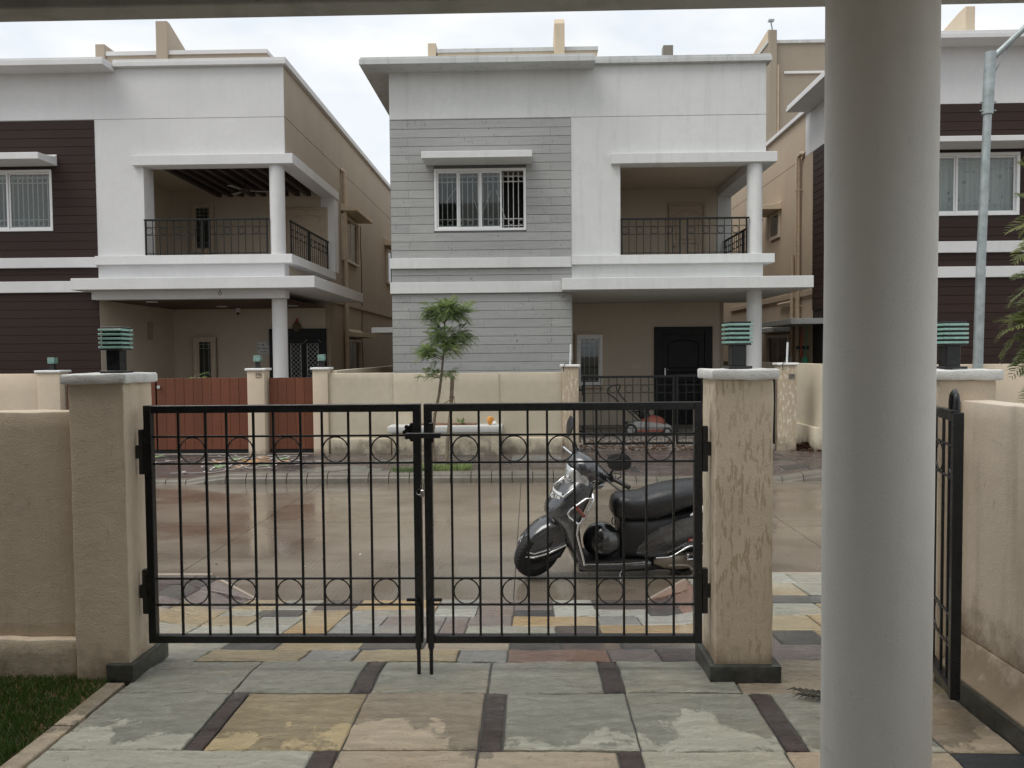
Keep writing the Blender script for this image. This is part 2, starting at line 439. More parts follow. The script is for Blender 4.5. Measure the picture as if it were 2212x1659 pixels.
M['red_plastic'] = simple('red_plastic', (0.38, 0.05, 0.03), 0.45)
M['mat_tan'] = simple('tan_plaque', (0.36, 0.29, 0.22), 0.6)
M['curtain'] = simple('sheer_curtain', (0.62, 0.63, 0.62), 0.9, mott=0.05)

def leaf_mat(name, col, col2):
    t = NT(name); oi = t.n('ShaderNodeObjectInfo')
    c = t.mix(oi.outputs['Random'], col, col2)
    c = t.mix(t.rng(t.noise(t.pos(obj=True), 14, 3), 0.35, 0.65, 0, 0.5), c, mul(col2, 0.8))
    b = t.bsdf(c, 0.45, spec=0.4)
    tr = t.n('ShaderNodeBsdfTranslucent'); t.l(c, tr.inputs[0])
    mx = t.n('ShaderNodeMixShader'); mx.inputs[0].default_value = 0.45
    t.l(b.outputs[0], mx.inputs[1]); t.l(tr.outputs[0], mx.inputs[2]); t.l(mx.outputs[0], t.out.inputs[0])
    return t.m
M['leaf'] = leaf_mat('fern_leaf_green', (0.36, 0.44, 0.18), (0.14, 0.21, 0.085))
M['leaf_near'] = leaf_mat('olive_fern_leaf', (0.27, 0.30, 0.11), (0.13, 0.16, 0.065))
M['grass'] = leaf_mat('lawn_grass', (0.06, 0.15, 0.022), (0.085, 0.13, 0.035))
M['dry_leaf'] = leaf_mat('dry_leaf', (0.17, 0.085, 0.045), (0.09, 0.05, 0.03))

SL = {
 'g': slate('grey_green_slate', (0.507, 0.507, 0.425), (0.637, 0.625, 0.519)),
 'c': slate('cool_grey_slate', (0.378, 0.395, 0.372), (0.507, 0.507, 0.472)),
 'y': slate('yellow_brown_slate', (0.720, 0.590, 0.354), (0.543, 0.425, 0.248)),
 'b': slate('brown_grey_slate', (0.543, 0.437, 0.313), (0.649, 0.555, 0.425)),
 'p': slate('purple_slate', (0.085, 0.062, 0.060), (0.135, 0.105, 0.100)),
 'm': slate('mauve_slate', (0.354, 0.289, 0.266), (0.283, 0.236, 0.224)),
 'l': slate('pale_green_slate', (0.637, 0.673, 0.578), (0.720, 0.720, 0.661)),
 'o': slate('orange_slate', (0.720, 0.484, 0.212), (0.661, 0.496, 0.283)),
 'r': slate('rust_slate', (0.401, 0.224, 0.153), (0.330, 0.212, 0.165)),
 'k': slate('black_slate', (0.046, 0.053, 0.059), (0.072, 0.079, 0.084)),
}
M['tile_red'] = slate('wet_red_brown_tile', (0.085, 0.058, 0.048), (0.115, 0.085, 0.072), False)
M['tile_black'] = slate('wet_black_tile', (0.020, 0.020, 0.022), (0.03, 0.03, 0.03), False)
M['tile_grey'] = slate('wet_grey_tile', (0.19, 0.20, 0.175), (0.25, 0.26, 0.23), False)

def road_mat():
    t = NT('wet_concrete_road'); p = t.pos()
    c = t.mix(t.rng(t.noise(p, 0.55, 6, 0.6), 0.35, 0.66), (0.150, 0.122, 0.093), (0.232, 0.20, 0.16))
    c = t.mix(t.rng(t.noise(t.pos((1, 2.0, 1)), 0.7, 7, 0.7), 0.47, 0.66, 0, 0.75), c, (0.105, 0.075, 0.052))
    c = t.mix(t.rng(t.noise(p, 30, 4), 0.6, 0.75, 0, 0.3), c, (0.08, 0.06, 0.045))
    wv = t.n('ShaderNodeTexWave', wave_type='BANDS', bands_direction='X')
    t.l(t.pos((1, 0.06, 1)), wv.inputs['Vector']); wv.inputs['Scale'].default_value = 7.0
    wv.inputs['Distortion'].default_value = 2.2; wv.inputs['Detail'].default_value = 3
    pud = t.rng(t.noise(t.pos((0.7, 1.4, 1)), 0.8, 5, 0.6), 0.40, 0.62)
    h = t.math('MULTIPLY', wv.outputs['Fac'], t.rng(pud, 0, 1, 1.0, 0.15))
    h = t.math('ADD', h, t.math('MULTIPLY', t.noise(p, 9, 5, 0.7), 0.5))
    t.bsdf(c, t.rng(pud, 0, 1, 0.4, 0.2), normal=t.bump(h, 0.3, 0.006), spec=0.5, coat=t.rng(pud, 0, 1, 0.35, 1.0), coat_rough=t.rng(pud, 0, 1, 0.22, 0.07), coat_n=t.bump(h, 0.25, 0.0022))
    return t.m
M['road'] = road_mat()

def text_mesh(body, size, name, depth=0.0015):
    cu = bpy.data.curves.new(name, 'FONT'); cu.body = body; cu.size = size; cu.extrude = depth
    cu.align_x = 'CENTER'; cu.align_y = 'CENTER'
    ob = bpy.data.objects.new(name, cu); COL.objects.link(ob)
    dg = bpy.context.evaluated_depsgraph_get()
    me = bpy.data.meshes.new_from_object(ob.evaluated_get(dg))
    bpy.data.objects.remove(ob); me.name = name
    return me
def lettering(name, body, size, parent, loc, rot, mat, scale=None):
    me = text_mesh(body, size, name); me.materials.clear(); me.materials.append(mat)
    return inst(name, me, parent, loc, rot, scale)

# ------------------------------------------------------------------ ground, road, pavements
g = MB().box(-700, 700, -500, 900, -0.9, -0.45).build('ground', simple('damp_earth', (0.12, 0.10, 0.075), 0.9))
tag(g, 'damp bare earth spreading out under the street and the plots', 'ground', kind='structure')

ROADZ, PAVZ = -0.26, -0.115
road = thing('road', 'wet brown concrete road between the two rows of plots', 'road', (0, 8.2, ROADZ), kind='structure')
MB().box(-60, 60, 5.3, 10.95, -0.5, ROADZ - 0.012).build('road_bed', M['grout'], road)
xs = [-0.13 + 2.82 * k for k in range(-14, 15)]
for i in range(len(xs) - 1):
    for (y0, y1) in ((5.3, 8.265), (8.275, 10.95)):
        MB().box(xs[i] + 0.004, xs[i + 1] - 0.004, y0, y1, ROADZ - 0.1, ROADZ).build('road_slab', M['road'], road)

def zf(x, y):
    """height of the near paving: level to the gate, then a ramp down to the road; its flanks drop less"""
    if y <= 3.73: return 0.0
    t = min((y - 3.73) / 1.87, 1.25)
    a = max(0.0, min(1.0, (-2.2 - x) / 0.35)) + max(0.0, min(1.0, (x - 0.95) / 0.35))
    return -(0.255 * (1 - a) + 0.13 * a) * t

drive = thing('driveway', 'wet multicoloured slate driveway running out through the gate to the road', 'driveway', (0, 3, 0), kind='structure')
def bed():
    mb = MB(); xs = [-6, -2.55, -2.2, -1, 0, 0.95, 1.3, 2.5, 7]; ys = [-1.0, 3.7, 4.2, 4.8, 5.6, 6.0]
    n = len(xs); vs = [(x, y, zf(x, y) - 0.009 - (0.03 if y < 3.72 and x < -2.0 else 0)) for y in ys for x in xs]
    mb.add(vs, [(j * n + i, j * n + i + 1, (j + 1) * n + i + 1, (j + 1) * n + i) for j in range(len(ys) - 1) for i in range(n - 1)])
    mb.build('mortar_bed', M['grout'], drive)
bed()
def cleft(x, y, ph):
    """stepped, flaky relief of split slate"""
    n = mnoise.noise((x * 3.1, y * 7.5, ph)) + 0.5 * mnoise.noise((x * 8, y * 19, ph + 9)) + 0.25 * mnoise.noise((x * 21, y * 44, ph + 3))
    q = n * 3.2; f = q - math.floor(q); f = min(1.0, f / 0.35)
    return 0.0016 * (math.floor(q) + f * f * (3 - 2 * f)) + 0.0012 * mnoise.noise((x * 30, y * 60, ph))
def stone(x0, x1, y0, y1, mat, parent=drive, zfun=zf, name='paving_stone', gap=0.004, th=0.05, nx=3, ny=3, amp=0.0025, relief=0.0):
    if relief: nx, ny = max(3, int((x1 - x0) / relief)), max(3, int((y1 - y0) / relief * 1.4))
    gx, gy = gap + rnd.uniform(0, 0.002), gap + rnd.uniform(0, 0.002)
    x0, x1, y0, y1 = x0 + gx, x1 - gx, y0 + gy, y1 - gy
    dz = rnd.uniform(-0.002, 0.003); s1, s2 = rnd.uniform(-amp, amp), rnd.uniform(-amp, amp)
    U = [0, 0.006 / max(x1 - x0, 0.02)] + [i / nx for i in range(1, nx)] + [1 - 0.006 / max(x1 - x0, 0.02), 1]
    V = [0, 0.006 / max(y1 - y0, 0.02)] + [i / ny for i in range(1, ny)] + [1 - 0.006 / max(y1 - y0, 0.02), 1]
    ph = rnd.uniform(0, 50)
    vs, n = [], len(U)
    for j, v in enumerate(V):
        for i, u in enumerate(U):
            x, y = x0 + (x1 - x0) * u, y0 + (y1 - y0) * v
            e = (i in (0, n - 1)) or (j in (0, len(V) - 1))
            wob = 0.003 * (mnoise.noise((x * 9, y * 9, ph))) if e else 0
            z = zfun(x, y) + dz + s1 * (u - 0.5) + s2 * (v - 0.5) - (0.005 if e else 0) + (cleft(x, y, ph) if relief else 0.0012 * mnoise.noise((x * 5, y * 7, ph)))
            vs.append((x + wob, y + wob, z))
    fs = [(j * n + i, j * n + i + 1, (j + 1) * n + i + 1, (j + 1) * n + i) for j in range(len(V) - 1) for i in range(n - 1)]
    rim = [i for i in range(n)] + [(j) * n + n - 1 for j in range(1, len(V))] + [(len(V) - 1) * n + i for i in range(n - 2, -1, -1)] + [j * n for j in range(len(V) - 2, 0, -1)]
    b = len(vs)
    vs += [(vs[k][0], vs[k][1], vs[k][2] - th) for k in rim]
    m = len(rim)
    fs += [(rim[k], b + k, b + (k + 1) % m, rim[(k + 1) % m]) for k in range(m)]
    return MB().add(vs, fs).build(name, mat, parent, smooth=35)
def row(y0, y1, breaks, cols, **kw):
    for i, c in enumerate(cols):
        stone(breaks[i], breaks[i + 1], y0, y1, SL[c], **kw)
for k in range(5):
    y = 2.36 - 0.55 * k
    row(y - 0.55, y, [-1.93, -1.388, -1.3, -0.757, -0.2, 0.33, 0.98, 1.08, 1.6, 1.89], 'gpbgcgpbg')
row(2.36, 2.955, [-1.93, -0.855, -0.758, -0.214, 0.33, 0.42, 0.98, 1.61, 1.89], 'gpbbpgbk', relief=0.016)
row(2.955, 3.472, [-1.93, -1.388, -1.304, -0.756, -0.212, -0.116, 0.425, 0.987, 1.08, 1.61, 1.89], 'gpybpggpgb', relief=0.016)
row(3.472, 3.885, [-1.93, -1.388, -0.836, -0.746, -0.204, 0.334, 0.428, 0.96, 1.61, 1.9], 'ggpggpgby', relief=0.016)
row(3.885, 4.13, [-3.1, -2.3, -1.75, -1.207, -0.93, -0.39, -0.125, 0.407, 0.67, 1.22, 1.75, 2.4], 'ggycycrmpmk', relief=0.025)
row(4.13, 4.41, [-3.1, -2.4, -2.1, -1.72, -1.42, -0.95, -0.6, -0.12, 0.17, 0.5, 0.96, 1.36, 1.62, 2.4], 'gcgkykbkpkmky', ny=2)
row(4.41, 4.735, [-3.1, -2.65, -2.08, -1.5, -1.235, -0.56, -0.4, 0.148, 0.417, 1.25, 1.7, 2.5], 'cglocmgpoyo', ny=2)
row(4.735, 5.02, [-3.1, -2.6, -2.09, -1.79, -1.5, -1.24, -0.95, -0.56, -0.405, -0.123, 0.426, 0.69, 1.3, 1.85, 2.6], 'myygycmmmoclgy', ny=2)
row(5.02, 5.24, [-3.3, -2.75, -2.42, -2.1, -1.86, -1.55, -1.24, -0.66, -0.372, -0.118, 0.15, 0.45, 0.79, 1.0, 1.3, 1.55, 2.6], 'gmygkyclmkllkrgk', ny=2)
row(5.24, 5.60, [-3.3, -2.45, -2.1, -1.8, -1.52, -1.24, -0.66, -0.372, -0.118, 0.15, 0.44, 0.82, 1.02, 1.35, 1.9, 2.6], 'pmygpocmmlppryg', ny=2)
row(5.60, 5.90, [-3.4, -2.9, -2.46], 'mp', ny=2)
row(5.60, 5.92, [1.2, 1.55, 1.95, 2.6], 'glg', ny=2)
for x0, x1, mt in ((-3.9, -3.4, 'm'), (-4.7, -3.9, 'g'), (-5.5, -4.7, 'c'), (2.6, 3.3, 'g'), (3.3, 4.2, 'm'), (4.2, 5.2, 'c')):
    for y0, y1 in ((3.9, 4.5), (4.5, 5.2), (5.2, 5.9)):
        stone(x0, x1, y0, y1, SL[mt])
def corner_stone(poly, mat):
    n = len(poly)
    MB().rings([[(x, y, zf(x, y) - 0.06) for x, y in poly], [(x, y, zf(x, y) + 0.001) for x, y in poly]]).build('paving_stone', SL[mat], drive, bevel=0.004)
corner_stone([(-2.46, 5.604), (-2.03, 5.604), (-2.455, 5.895)], 'm')
corner_stone([(0.86, 5.604), (1.197, 5.604), (1.197, 5.915)], 'r')
# pale kerb stones where the raised flanks meet the road
nk = thing('near_kerb', 'pale kerb edging of the near pavement on both sides of the ramp', 'kerb', (0, 5.95, ROADZ), kind='structure')
for x in [-5.5 + 0.5 * k for k in range(6)] + [1.25 + 0.5 * k for k in range(8)]:
    MB().box(x + 0.004, x + 0.496, 5.905, 5.95, ROADZ - 0.1, -0.150).build('kerb_stone', M['concrete_pale'], nk, bevel=0.008, seg=2)
for side in ((-2.46, 5.9, -2.02, 5.6, -0.165), (1.2, 5.93, 0.86, 5.61, -0.19)):
    x0, y0, x1, y1, z = side
    n = 0.018
    MB().add([(x0, y0 - n, ROADZ - 0.1), (x1, y1 - n, ROADZ - 0.1), (x1, y1 + n, ROADZ - 0.1), (x0, y0 + n, ROADZ - 0.1),
              (x0, y0 - n, z), (x1, y1 - n, ROADZ + 0.012), (x1, y1 + n, ROADZ + 0.008), (x0, y0 + n, z)],
             [(0, 3, 2, 1), (4, 5, 6, 7), (0, 1, 5, 4), (1, 2, 6, 5), (2, 3, 7, 6), (3, 0, 4, 7)]).build('kerb_ramp', M['concrete_pale'], nk, bevel=0.004)

# lawn in the left corner
es = thing('lawn_edging', 'pale wet concrete edging strip between lawn and driveway', 'edging', (-1.97, 2.5, 0), kind='structure')
for k in range(9):
    y0 = -0.85 + 0.5 * k
    stone(-2.03, -1.935, y0, min(y0 + 0.5, 3.57), SL['b'], es, lambda x, y: 0.004, 'edging_stone', nx=2, ny=4)
MB().box(-9, -2.03, -6, 3.7, -0.4, -0.005).build('lawn_soil', M['soil'])
tag(bpy.data.objects['lawn_soil'], 'dark soil bed under the lawn by the left wall', 'soil', kind='structure')
def make_grass(name, x0, x1, y0, y1, z, n, h, mat, label, wid=0.0028, ok=None):
    r2 = random.Random(3); vs, fs = [], []
    for _ in range(n):
        x, y = r2.uniform(x0, x1), r2.uniform(y0, y1)
        if ok and not ok(x, y): continue
        a = r2.uniform(0, 6.28); hh = h * r2.uniform(0.5, 1.25) * (0.75 + 0.5 * mnoise.noise((x * 4, y * 4, 2)))
        lx, ly = math.cos(a) * hh * r2.uniform(0.1, 0.8), math.sin(a) * hh * r2.uniform(0.1, 0.8)
        b = r2.uniform(0, 6.28); wx, wy = math.cos(b) * wid, math.sin(b) * wid
        k = len(vs)
        vs += [(x - wx, y - wy, z), (x + wx, y + wy, z), (x + lx * 0.4 + wx * 0.7, y + ly * 0.4 + wy * 0.7, z + hh * 0.65), (x + lx * 0.4 - wx * 0.7, y + ly * 0.4 - wy * 0.7, z + hh * 0.65), (x + lx, y + ly, z + hh)]
        fs += [(k, k + 1, k + 2, k + 3), (k + 3, k + 2, k + 4)]
    me = bpy.data.meshes.new(name); me.from_pydata(vs, [], fs); me.materials.append(mat)
    o = bpy.data.objects.new(name, me); COL.objects.link(o)
    return tag(o, label, 'grass', kind='stuff')
make_grass('grass', -3.1, -2.02, 1.9, 3.66, -0.01, 26000, 0.055, M['grass'], 'short dark green lawn grass against the left garden wall')

# far pavement, kerb and yard floors
pv = thing('pavement', 'wet red brown tiled pavement along the far side of the road', 'pavement', (0, 12, PAVZ), kind='structure')
def zp(x, y):
    """far pavement dips to the road in front of the two gateways"""
    def dip(a, b):
        return max(0.0, min(1.0, (x - a) / 0.45 + 1)) * max(0.0, min(1.0, (b - x) / 0.45 + 1))
    d = max(dip(-8.0, -4.75), dip(1.55, 3.75))
    return PAVZ - 0.095 * d * max(0.0, min(1.0, (12.0 - y) / 1.1))
mb = MB(); xs2 = [-60] + [-10 + 0.4 * k for k in range(51)] + [60]; ys2 = [10.95, 11.5, 12.0, 13.3]
mb.add([(x, y, zp(x, y) - 0.012) for y in ys2 for x in xs2],
       [(j * len(xs2) + i, j * len(xs2) + i + 1, (j + 1) * len(xs2) + i + 1, (j + 1) * len(xs2) + i) for j in range(3) for i in range(len(xs2) - 1)])
mb.build('mortar_bed', simple('wet_mortar', (0.10, 0.085, 0.075), 0.4), pv)
rows_y = [10.99, 11.28, 11.58, 11.88, 12.18, 12.48, 12.78, 13.06]
for j in range(7):
    x = -9.6 + (0.31 if j % 2 else 0)
    while x < 8.2:
        w = 0.62
        cx = x + w / 2
        near_pit = (-1.95 < cx < -0.75 and j == 0)
        grey = (-3.2 < cx < -2.3 and j < 2) or (-2.4 < cx < -1.6 and j == 3) or (0.0 < cx < 0.5 and j == 4)
        blk = ((int(math.floor(x / 0.62)) + 2 * j) % 4 == 0 and j % 2 == 1)
        if not near_pit:
            if blk:
                stone(x, x + 0.36, rows_y[j], rows_y[j + 1], M['tile_black'], pv, zp, 'paving_tile', nx=2, ny=1)
                stone(x + 0.36, x + w, rows_y[j], rows_y[j + 1], M['tile_red'], pv, zp, 'paving_tile', nx=2, ny=1)
            else:
                stone(x, x + w, rows_y[j], rows_y[j + 1], M['tile_grey'] if grey else M['tile_red'], pv, zp, 'paving_tile', nx=2, ny=1)
        x += w
kb = thing('kerb', 'rounded grey kerb stones along the far edge of the road', 'kerb', (0, 10.88, ROADZ), kind='structure')
x = -9.6
while x < 8.5:
    t = zp(x + 0.15, 10.99) + 0.004
    mb = MB(); prof = [(10.80, ROADZ - 0.12), (10.80, t - 0.075), (10.825, t - 0.06), (10.83, t - 0.035), (10.85, t - 0.012), (10.89, t), (10.985, t), (10.985, ROADZ - 0.12)]
    t2 = zp(x + 0.43, 10.99) + 0.004 - t
    prof2 = [(a, b + (t2 if b > ROADZ - 0.1 else 0)) for a, b in prof]
    mb.rings([[(x + 0.004, a, b) for a, b in prof], [(x + 0.288, a, b) for a, b in prof2]])
    o = mb.build('kerb_stone', M['kerb'], kb, smooth=30, bevel=0.004)
    x += 0.292
y1 = MB().box(0.84, 5.6, 13.05, 18.25, -0.4, -0.13).build('porch_floor', simple('swept_concrete_floor', (0.22, 0.205, 0.185), 0.5, mott=0.3, scale=3))
tag(y1, 'grey damp floor of the car porch behind the black iron gate', 'floor', kind='structure')
y2 = MB().box(-8.6, -3.6, 13.05, 18.4, -0.4, -0.125).build('porch_floor', simple('porch_tiles', (0.26, 0.23, 0.2), 0.4))
tag(y2, 'floor of the car porch behind the red brown wooden gates', 'floor', kind='structure')

# ------------------------------------------------------------------ our own plot: porch, pillars, walls, gates
own = thing('house', 'nearest house, seen only as a shaded porch beam and one thick round white column', 'house', (0, 0, 0))
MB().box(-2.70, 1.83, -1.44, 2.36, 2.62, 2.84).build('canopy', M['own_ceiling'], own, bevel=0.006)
mb = MB().box(-2.68, 1.82, 2.26, 2.352, 2.575, 2.619); mb.build('canopy_lip', M['coping'], own, bevel=0.004)
mb = MB()
mb.lathe((0.918, 2.047, 0), [(0.135, -0.05 + 0.067 * k) for k in range(41)], 72)
mb.v = [(0.918 + (x - 0.918) * q, 2.047 + (y - 2.047) * q, z) for x, y, z in mb.v for q in (1 + 0.011 * mnoise.noise((x * 3, y * 3, z * 1.6)) + 0.004 * mnoise.noise((x * 14, y * 14, z * 9)),)]
mb.build('column', paint('white_column_paint', (0.80, 0.79, 0.75), (0.50, 0.48, 0.43), 0.18, bump=0.2, mott=0.06, scuff=0.5), own, smooth=40)
mb = MB().box(-2.62, 1.11, -8.0, -1.44, -0.3, 7.1).box(-2.62, 1.11, -1.44, 1.75, 5.4, 7.1)
mb.build('wall', M['own_white'], own)
MB().box(-6.15, -2.625, -8, 1.75, -0.3, 7.1).build('clad_wall', M['plank_brown'], own)

def rough(mb_box, name, mat, parent, amp=0.004, sub=7, bevel=0.012, freq=7.0, label=None):
    """a box with softened, slightly uneven plaster faces and edges"""
    x0, x1, y0, y1, z0, z1 = mb_box
    bm = bmesh.new()
    bmesh.ops.create_cube(bm, size=1)
    for v in bm.verts:
        v.co = Vector((x0 if v.co.x < 0 else x1, y0 if v.co.y < 0 else y1, z0 if v.co.z < 0 else z1))
    bmesh.ops.bevel(bm, geom=bm.edges[:], offset=bevel, segments=2, profile=0.5, affect='EDGES')
    L = max(x1 - x0, y1 - y0, z1 - z0); step = L / sub
    for ax, lo, hi in ((0, x0, x1), (1, y0, y1), (2, z0, z1)):
        n = max(1, min(40, int((hi - lo) / step)))
        for k in range(1, n + 1):
            co = Vector((0, 0, 0)); co[ax] = lo + (hi - lo) * k / (n + 1)
            no = Vector((0, 0, 0)); no[ax] = 1
            bmesh.ops.bisect_plane(bm, geom=bm.verts[:] + bm.edges[:] + bm.faces[:], plane_co=co, plane_no=no)
    for v in bm.verts:
        p = v.co * freq
        v.co += Vector((mnoise.noise(p), mnoise.noise(p + Vector((31, 7, 3))), mnoise.noise(p + Vector((5, 47, 11))))) * amp
    org = (0, 0, 0)
    q = parent
    if q is not None:
        while q.parent: q = q.parent
        org = q.location
    for v in bm.verts: v.co -= Vector(org)
    me = bpy.data.meshes.new(name); bm.to_mesh(me); bm.free()
    me.materials.append(mat); me.shade_smooth(); me.set_sharp_from_angle(angle=R(42))
    o = bpy.data.objects.new(name, me); COL.objects.link(o)
    if parent is not None: o.parent = parent
    if label: o['label'] = label
    return o

def gate_pillar(name, label, x0, x1, y0, y1, ztop, mat, cap_t=0.045, over=0.022, plinth=None, capmat=None, group=None, amp=0.004, z0=-0.1):
    t = thing(name, label, 'pillar', ((x0 + x1) / 2, (y0 + y1) / 2, 0), group)
    rough((x0, x1, y0, y1, z0, ztop - cap_t), 'shaft', mat, t, amp, 26 if amp > 0.002 else 6)
    rough((x0 - over, x1 + over, y0 - over, y1 + over, ztop - cap_t - 0.004, ztop), 'cap', capmat or M['cap'], t, amp * 1.3, 12 if amp > 0.002 else 4, 0.01, 12)
    if plinth: rough(plinth, 'plinth', M['granite'], t, 0.002, 8, 0.005)
    return t
gate_pillar('gate_pillar', 'cream gate pillar with cracked white cap, left of the open black iron gate frame', -2.20, -1.93, 3.61, 3.89, 1.475, M['pillar'], plinth=(-2.04, -1.905, 3.585, 3.945, -0.02, 0.082))
gate_pillar('gate_pillar', 'cream gate pillar with dark rain spots, between the black gate and the round column', 0.869, 1.139, 3.61, 3.89, 1.472, M['pillar_drip'], plinth=(0.838, 1.172, 3.58, 3.915, -0.02, 0.078))
gate_pillar('gate_pillar', 'cream gate pillar standing behind the right wall beside the opened wicket gate', 1.900, 2.165, 3.61, 3.89, 1.462, M['pillar'])

lw = thing('garden_wall', 'shaded cream garden wall above the lawn, left of the gate pillar', 'wall', (-4, 3.7, 0))
rough((-7.0, -2.201, 3.665, 3.80, 0.19, 1.293), 'panel', M['pillar'], lw, 0.004, 60)
rough((-7.0, -2.203, 3.625, 3.82, -0.2, 0.192), 'base_ledge', M['pillar'], lw, 0.006, 60, 0.02)
rw = thing('garden_wall', 'stained cream side wall on the right with a dark skirting along the paving', 'wall', (2.1, 1.5, 0))
rough((1.995, 2.13, -0.8, 3.609, 0.235, 1.322), 'panel', M['sidewall'], rw, 0.004, 50)
mb = MB(); mb.rings([[(1.905, y, -0.1), (1.905, y, 0.095), (1.93, y, 0.11), (1.96, y, 0.16 + 0.012 * mnoise.noise((y * 3, 0, 0))), (1.985, y, 0.235), (2.14, y, 0.235), (2.14, y, -0.1)] for y in [-0.8 + 0.22 * k for k in range(21)] if y < 3.61])
mb.build('mortar_ledge', M['sidewall'], rw, smooth=50)
MB().box(1.888, 1.904, -0.8, 3.60, -0.02, 0.088).build('skirting', M['granite'], rw, bevel=0.002)

# pillar lamps: black post, five glass plates between black plates
def make_lamp(label, loc, group='glass plate pillar lamps', rz=0.0):
    t = thing('pillar_lamp', label, 'lamp', loc, group)
    b = lambda nm, m, *bx, bev=0.002: MB().box(*bx).build(nm, m, t, local=True, bevel=bev)
    b('base_plate', M['iron'], -0.056, 0.056, -0.056, 0.056, 0, 0.012)
    b('post', M['iron'], -0.034, 0.034, -0.034, 0.034, 0.012, 0.112)
    b('spacer', M['iron'], -0.052, 0.052, -0.052, 0.052, 0.112, 0.121)
    z = 0.121
    for k in range(5):
        o = b('glass_plate', M['lamp_glass'], -0.058, 0.058, -0.058, 0.058, z, z + 0.0105, bev=0.0015); z += 0.0105
        if k < 4:
            b('spacer', M['iron'], -0.046, 0.046, -0.046, 0.046, z, z + 0.0105); z += 0.0105
    b('top_plate', M['iron'], -0.051, 0.051, -0.051, 0.051, z, z + 0.010)
    t.rotation_euler[2] = rz
    return t
lamp0 = make_lamp('pillar lamp of green glass plates on the left near gate pillar', (-2.035, 3.75, 1.476))
def place_lamp(label, loc, rz=0.0, s=1.0):
    t = copy_tree(lamp0); t.location = loc; t['label'] = label; t.rotation_euler[2] = rz; t.scale = (s, s, s); return t
lamp0.rotation_euler[2] = R(3)
place_lamp('pillar lamp of green glass plates on the rain spotted near gate pillar', (1.005, 3.75, 1.474), R(4))
place_lamp('pillar lamp of green glass plates half hidden by the round column, above the right wall', (2.02, 3.75, 1.464), R(3))

# ------------------------------------------------------------------ iron gates
def gate_leaf(t, u0, u1, z0, z1, bars, rings_, rails, fr=0.038, dep=0.038, br=0.0055, rr=0.062, mat=None, hinge=None, xf=None, ringz=None, bar_i=0):
    """u along the leaf, everything in the thing's own frame through xf"""
    mat = mat or M['iron']
    mb = MB(xf); mb.box(u0, u0 + fr, -dep / 2, dep / 2, z0, z1).box(u1 - fr, u1, -dep / 2, dep / 2, z0, z1)
    mb.box(u0 + fr, u1 - fr, -dep / 2 + .0005, dep / 2 - .0005, z1 - fr, z1 - .0005).box(u0 + fr, u1 - fr, -dep / 2 + .0005, dep / 2 - .0005, z0 + .0005, z0 + fr)
    mb.build('frame', mat, t, bevel=0.0025)
    for u in bars:
        MB(xf).box(u - br, u + br, -br, br, z0 + fr, z1 - fr).build('bar', mat, t, bevel=0.001)
    for z in rails:
        MB(xf).box(u0 + fr, u1 - fr, -br * 0.9, br * 0.9, z - br * 0.9, z + br * 0.9).build('rail', mat, t, bevel=0.001)
    for u, z in rings_:
        m2 = MB(xf); m2.ring((u, 0, z), rr, 0.0036, 'y', 28, 6); m2.build('ring', mat, t, smooth=60)

gy = 3.71
def px(p): return (p - 1144) / 1662 * gy
gl = thing('gate_leaf', 'left leaf of the closed black iron driveway gate with two rows of rings', 'gate', (-1.88, gy, 0), 'leaves of the near black driveway gate')
xf0 = lambda u, d, z: (u, gy + d, z)
lb = [px(p) for p in (374.8, 434.8, 480.8, 540.3, 584.2, 643.7, 690.8, 748.6, 796.5, 855.7)]
lr = [((lb[i] + lb[i + 1]) / 2, z) for i in (0, 2, 4, 6, 8) for z in (1.096, 0.397)]
gate_leaf(gl, -1.882, -0.528, 0.145, 1.317, lb, lr, (1.163, 1.030, 0.462, 0.332), xf=xf0)
gr = thing('gate_leaf', 'right leaf of the closed black iron driveway gate, in front of the parked scooter', 'gate', (0.825, gy, 0), 'leaves of the near black driveway gate')
rb = [px(p) for p in (973, 1033, 1079, 1139, 1181, 1240, 1287.5, 1346, 1395, 1453.8)]
rr_ = [((rb[i] + rb[i + 1]) / 2, z) for i in (0, 2, 4, 6, 8) for z in (1.096, 0.397)]
gate_leaf(gr, -0.513, 0.826, 0.145, 1.317, rb, rr_, (1.163, 1.030, 0.462, 0.332), xf=xf0)
for t, sx, X0 in ((gl, -1, -1.882), (gr, 1, 0.826)):
    for z in (1.09, 0.40):
        m2 = MB(); a, b = sorted((X0, X0 + sx * 0.028))
        m2.box(a, b, gy - 0.016, gy + 0.016, z + 0.03, z + 0.11).box(a, b, gy - 0.016, gy + 0.016, z - 0.11, z - 0.03)
        a, b = sorted((X0 + sx * 0.002, X0 + sx * 0.045)); m2.box(a, b, gy - 0.012, gy + 0.012, z - 0.033, z + 0.033)
        m2.build('hinge', M['iron'], t, bevel=0.003)
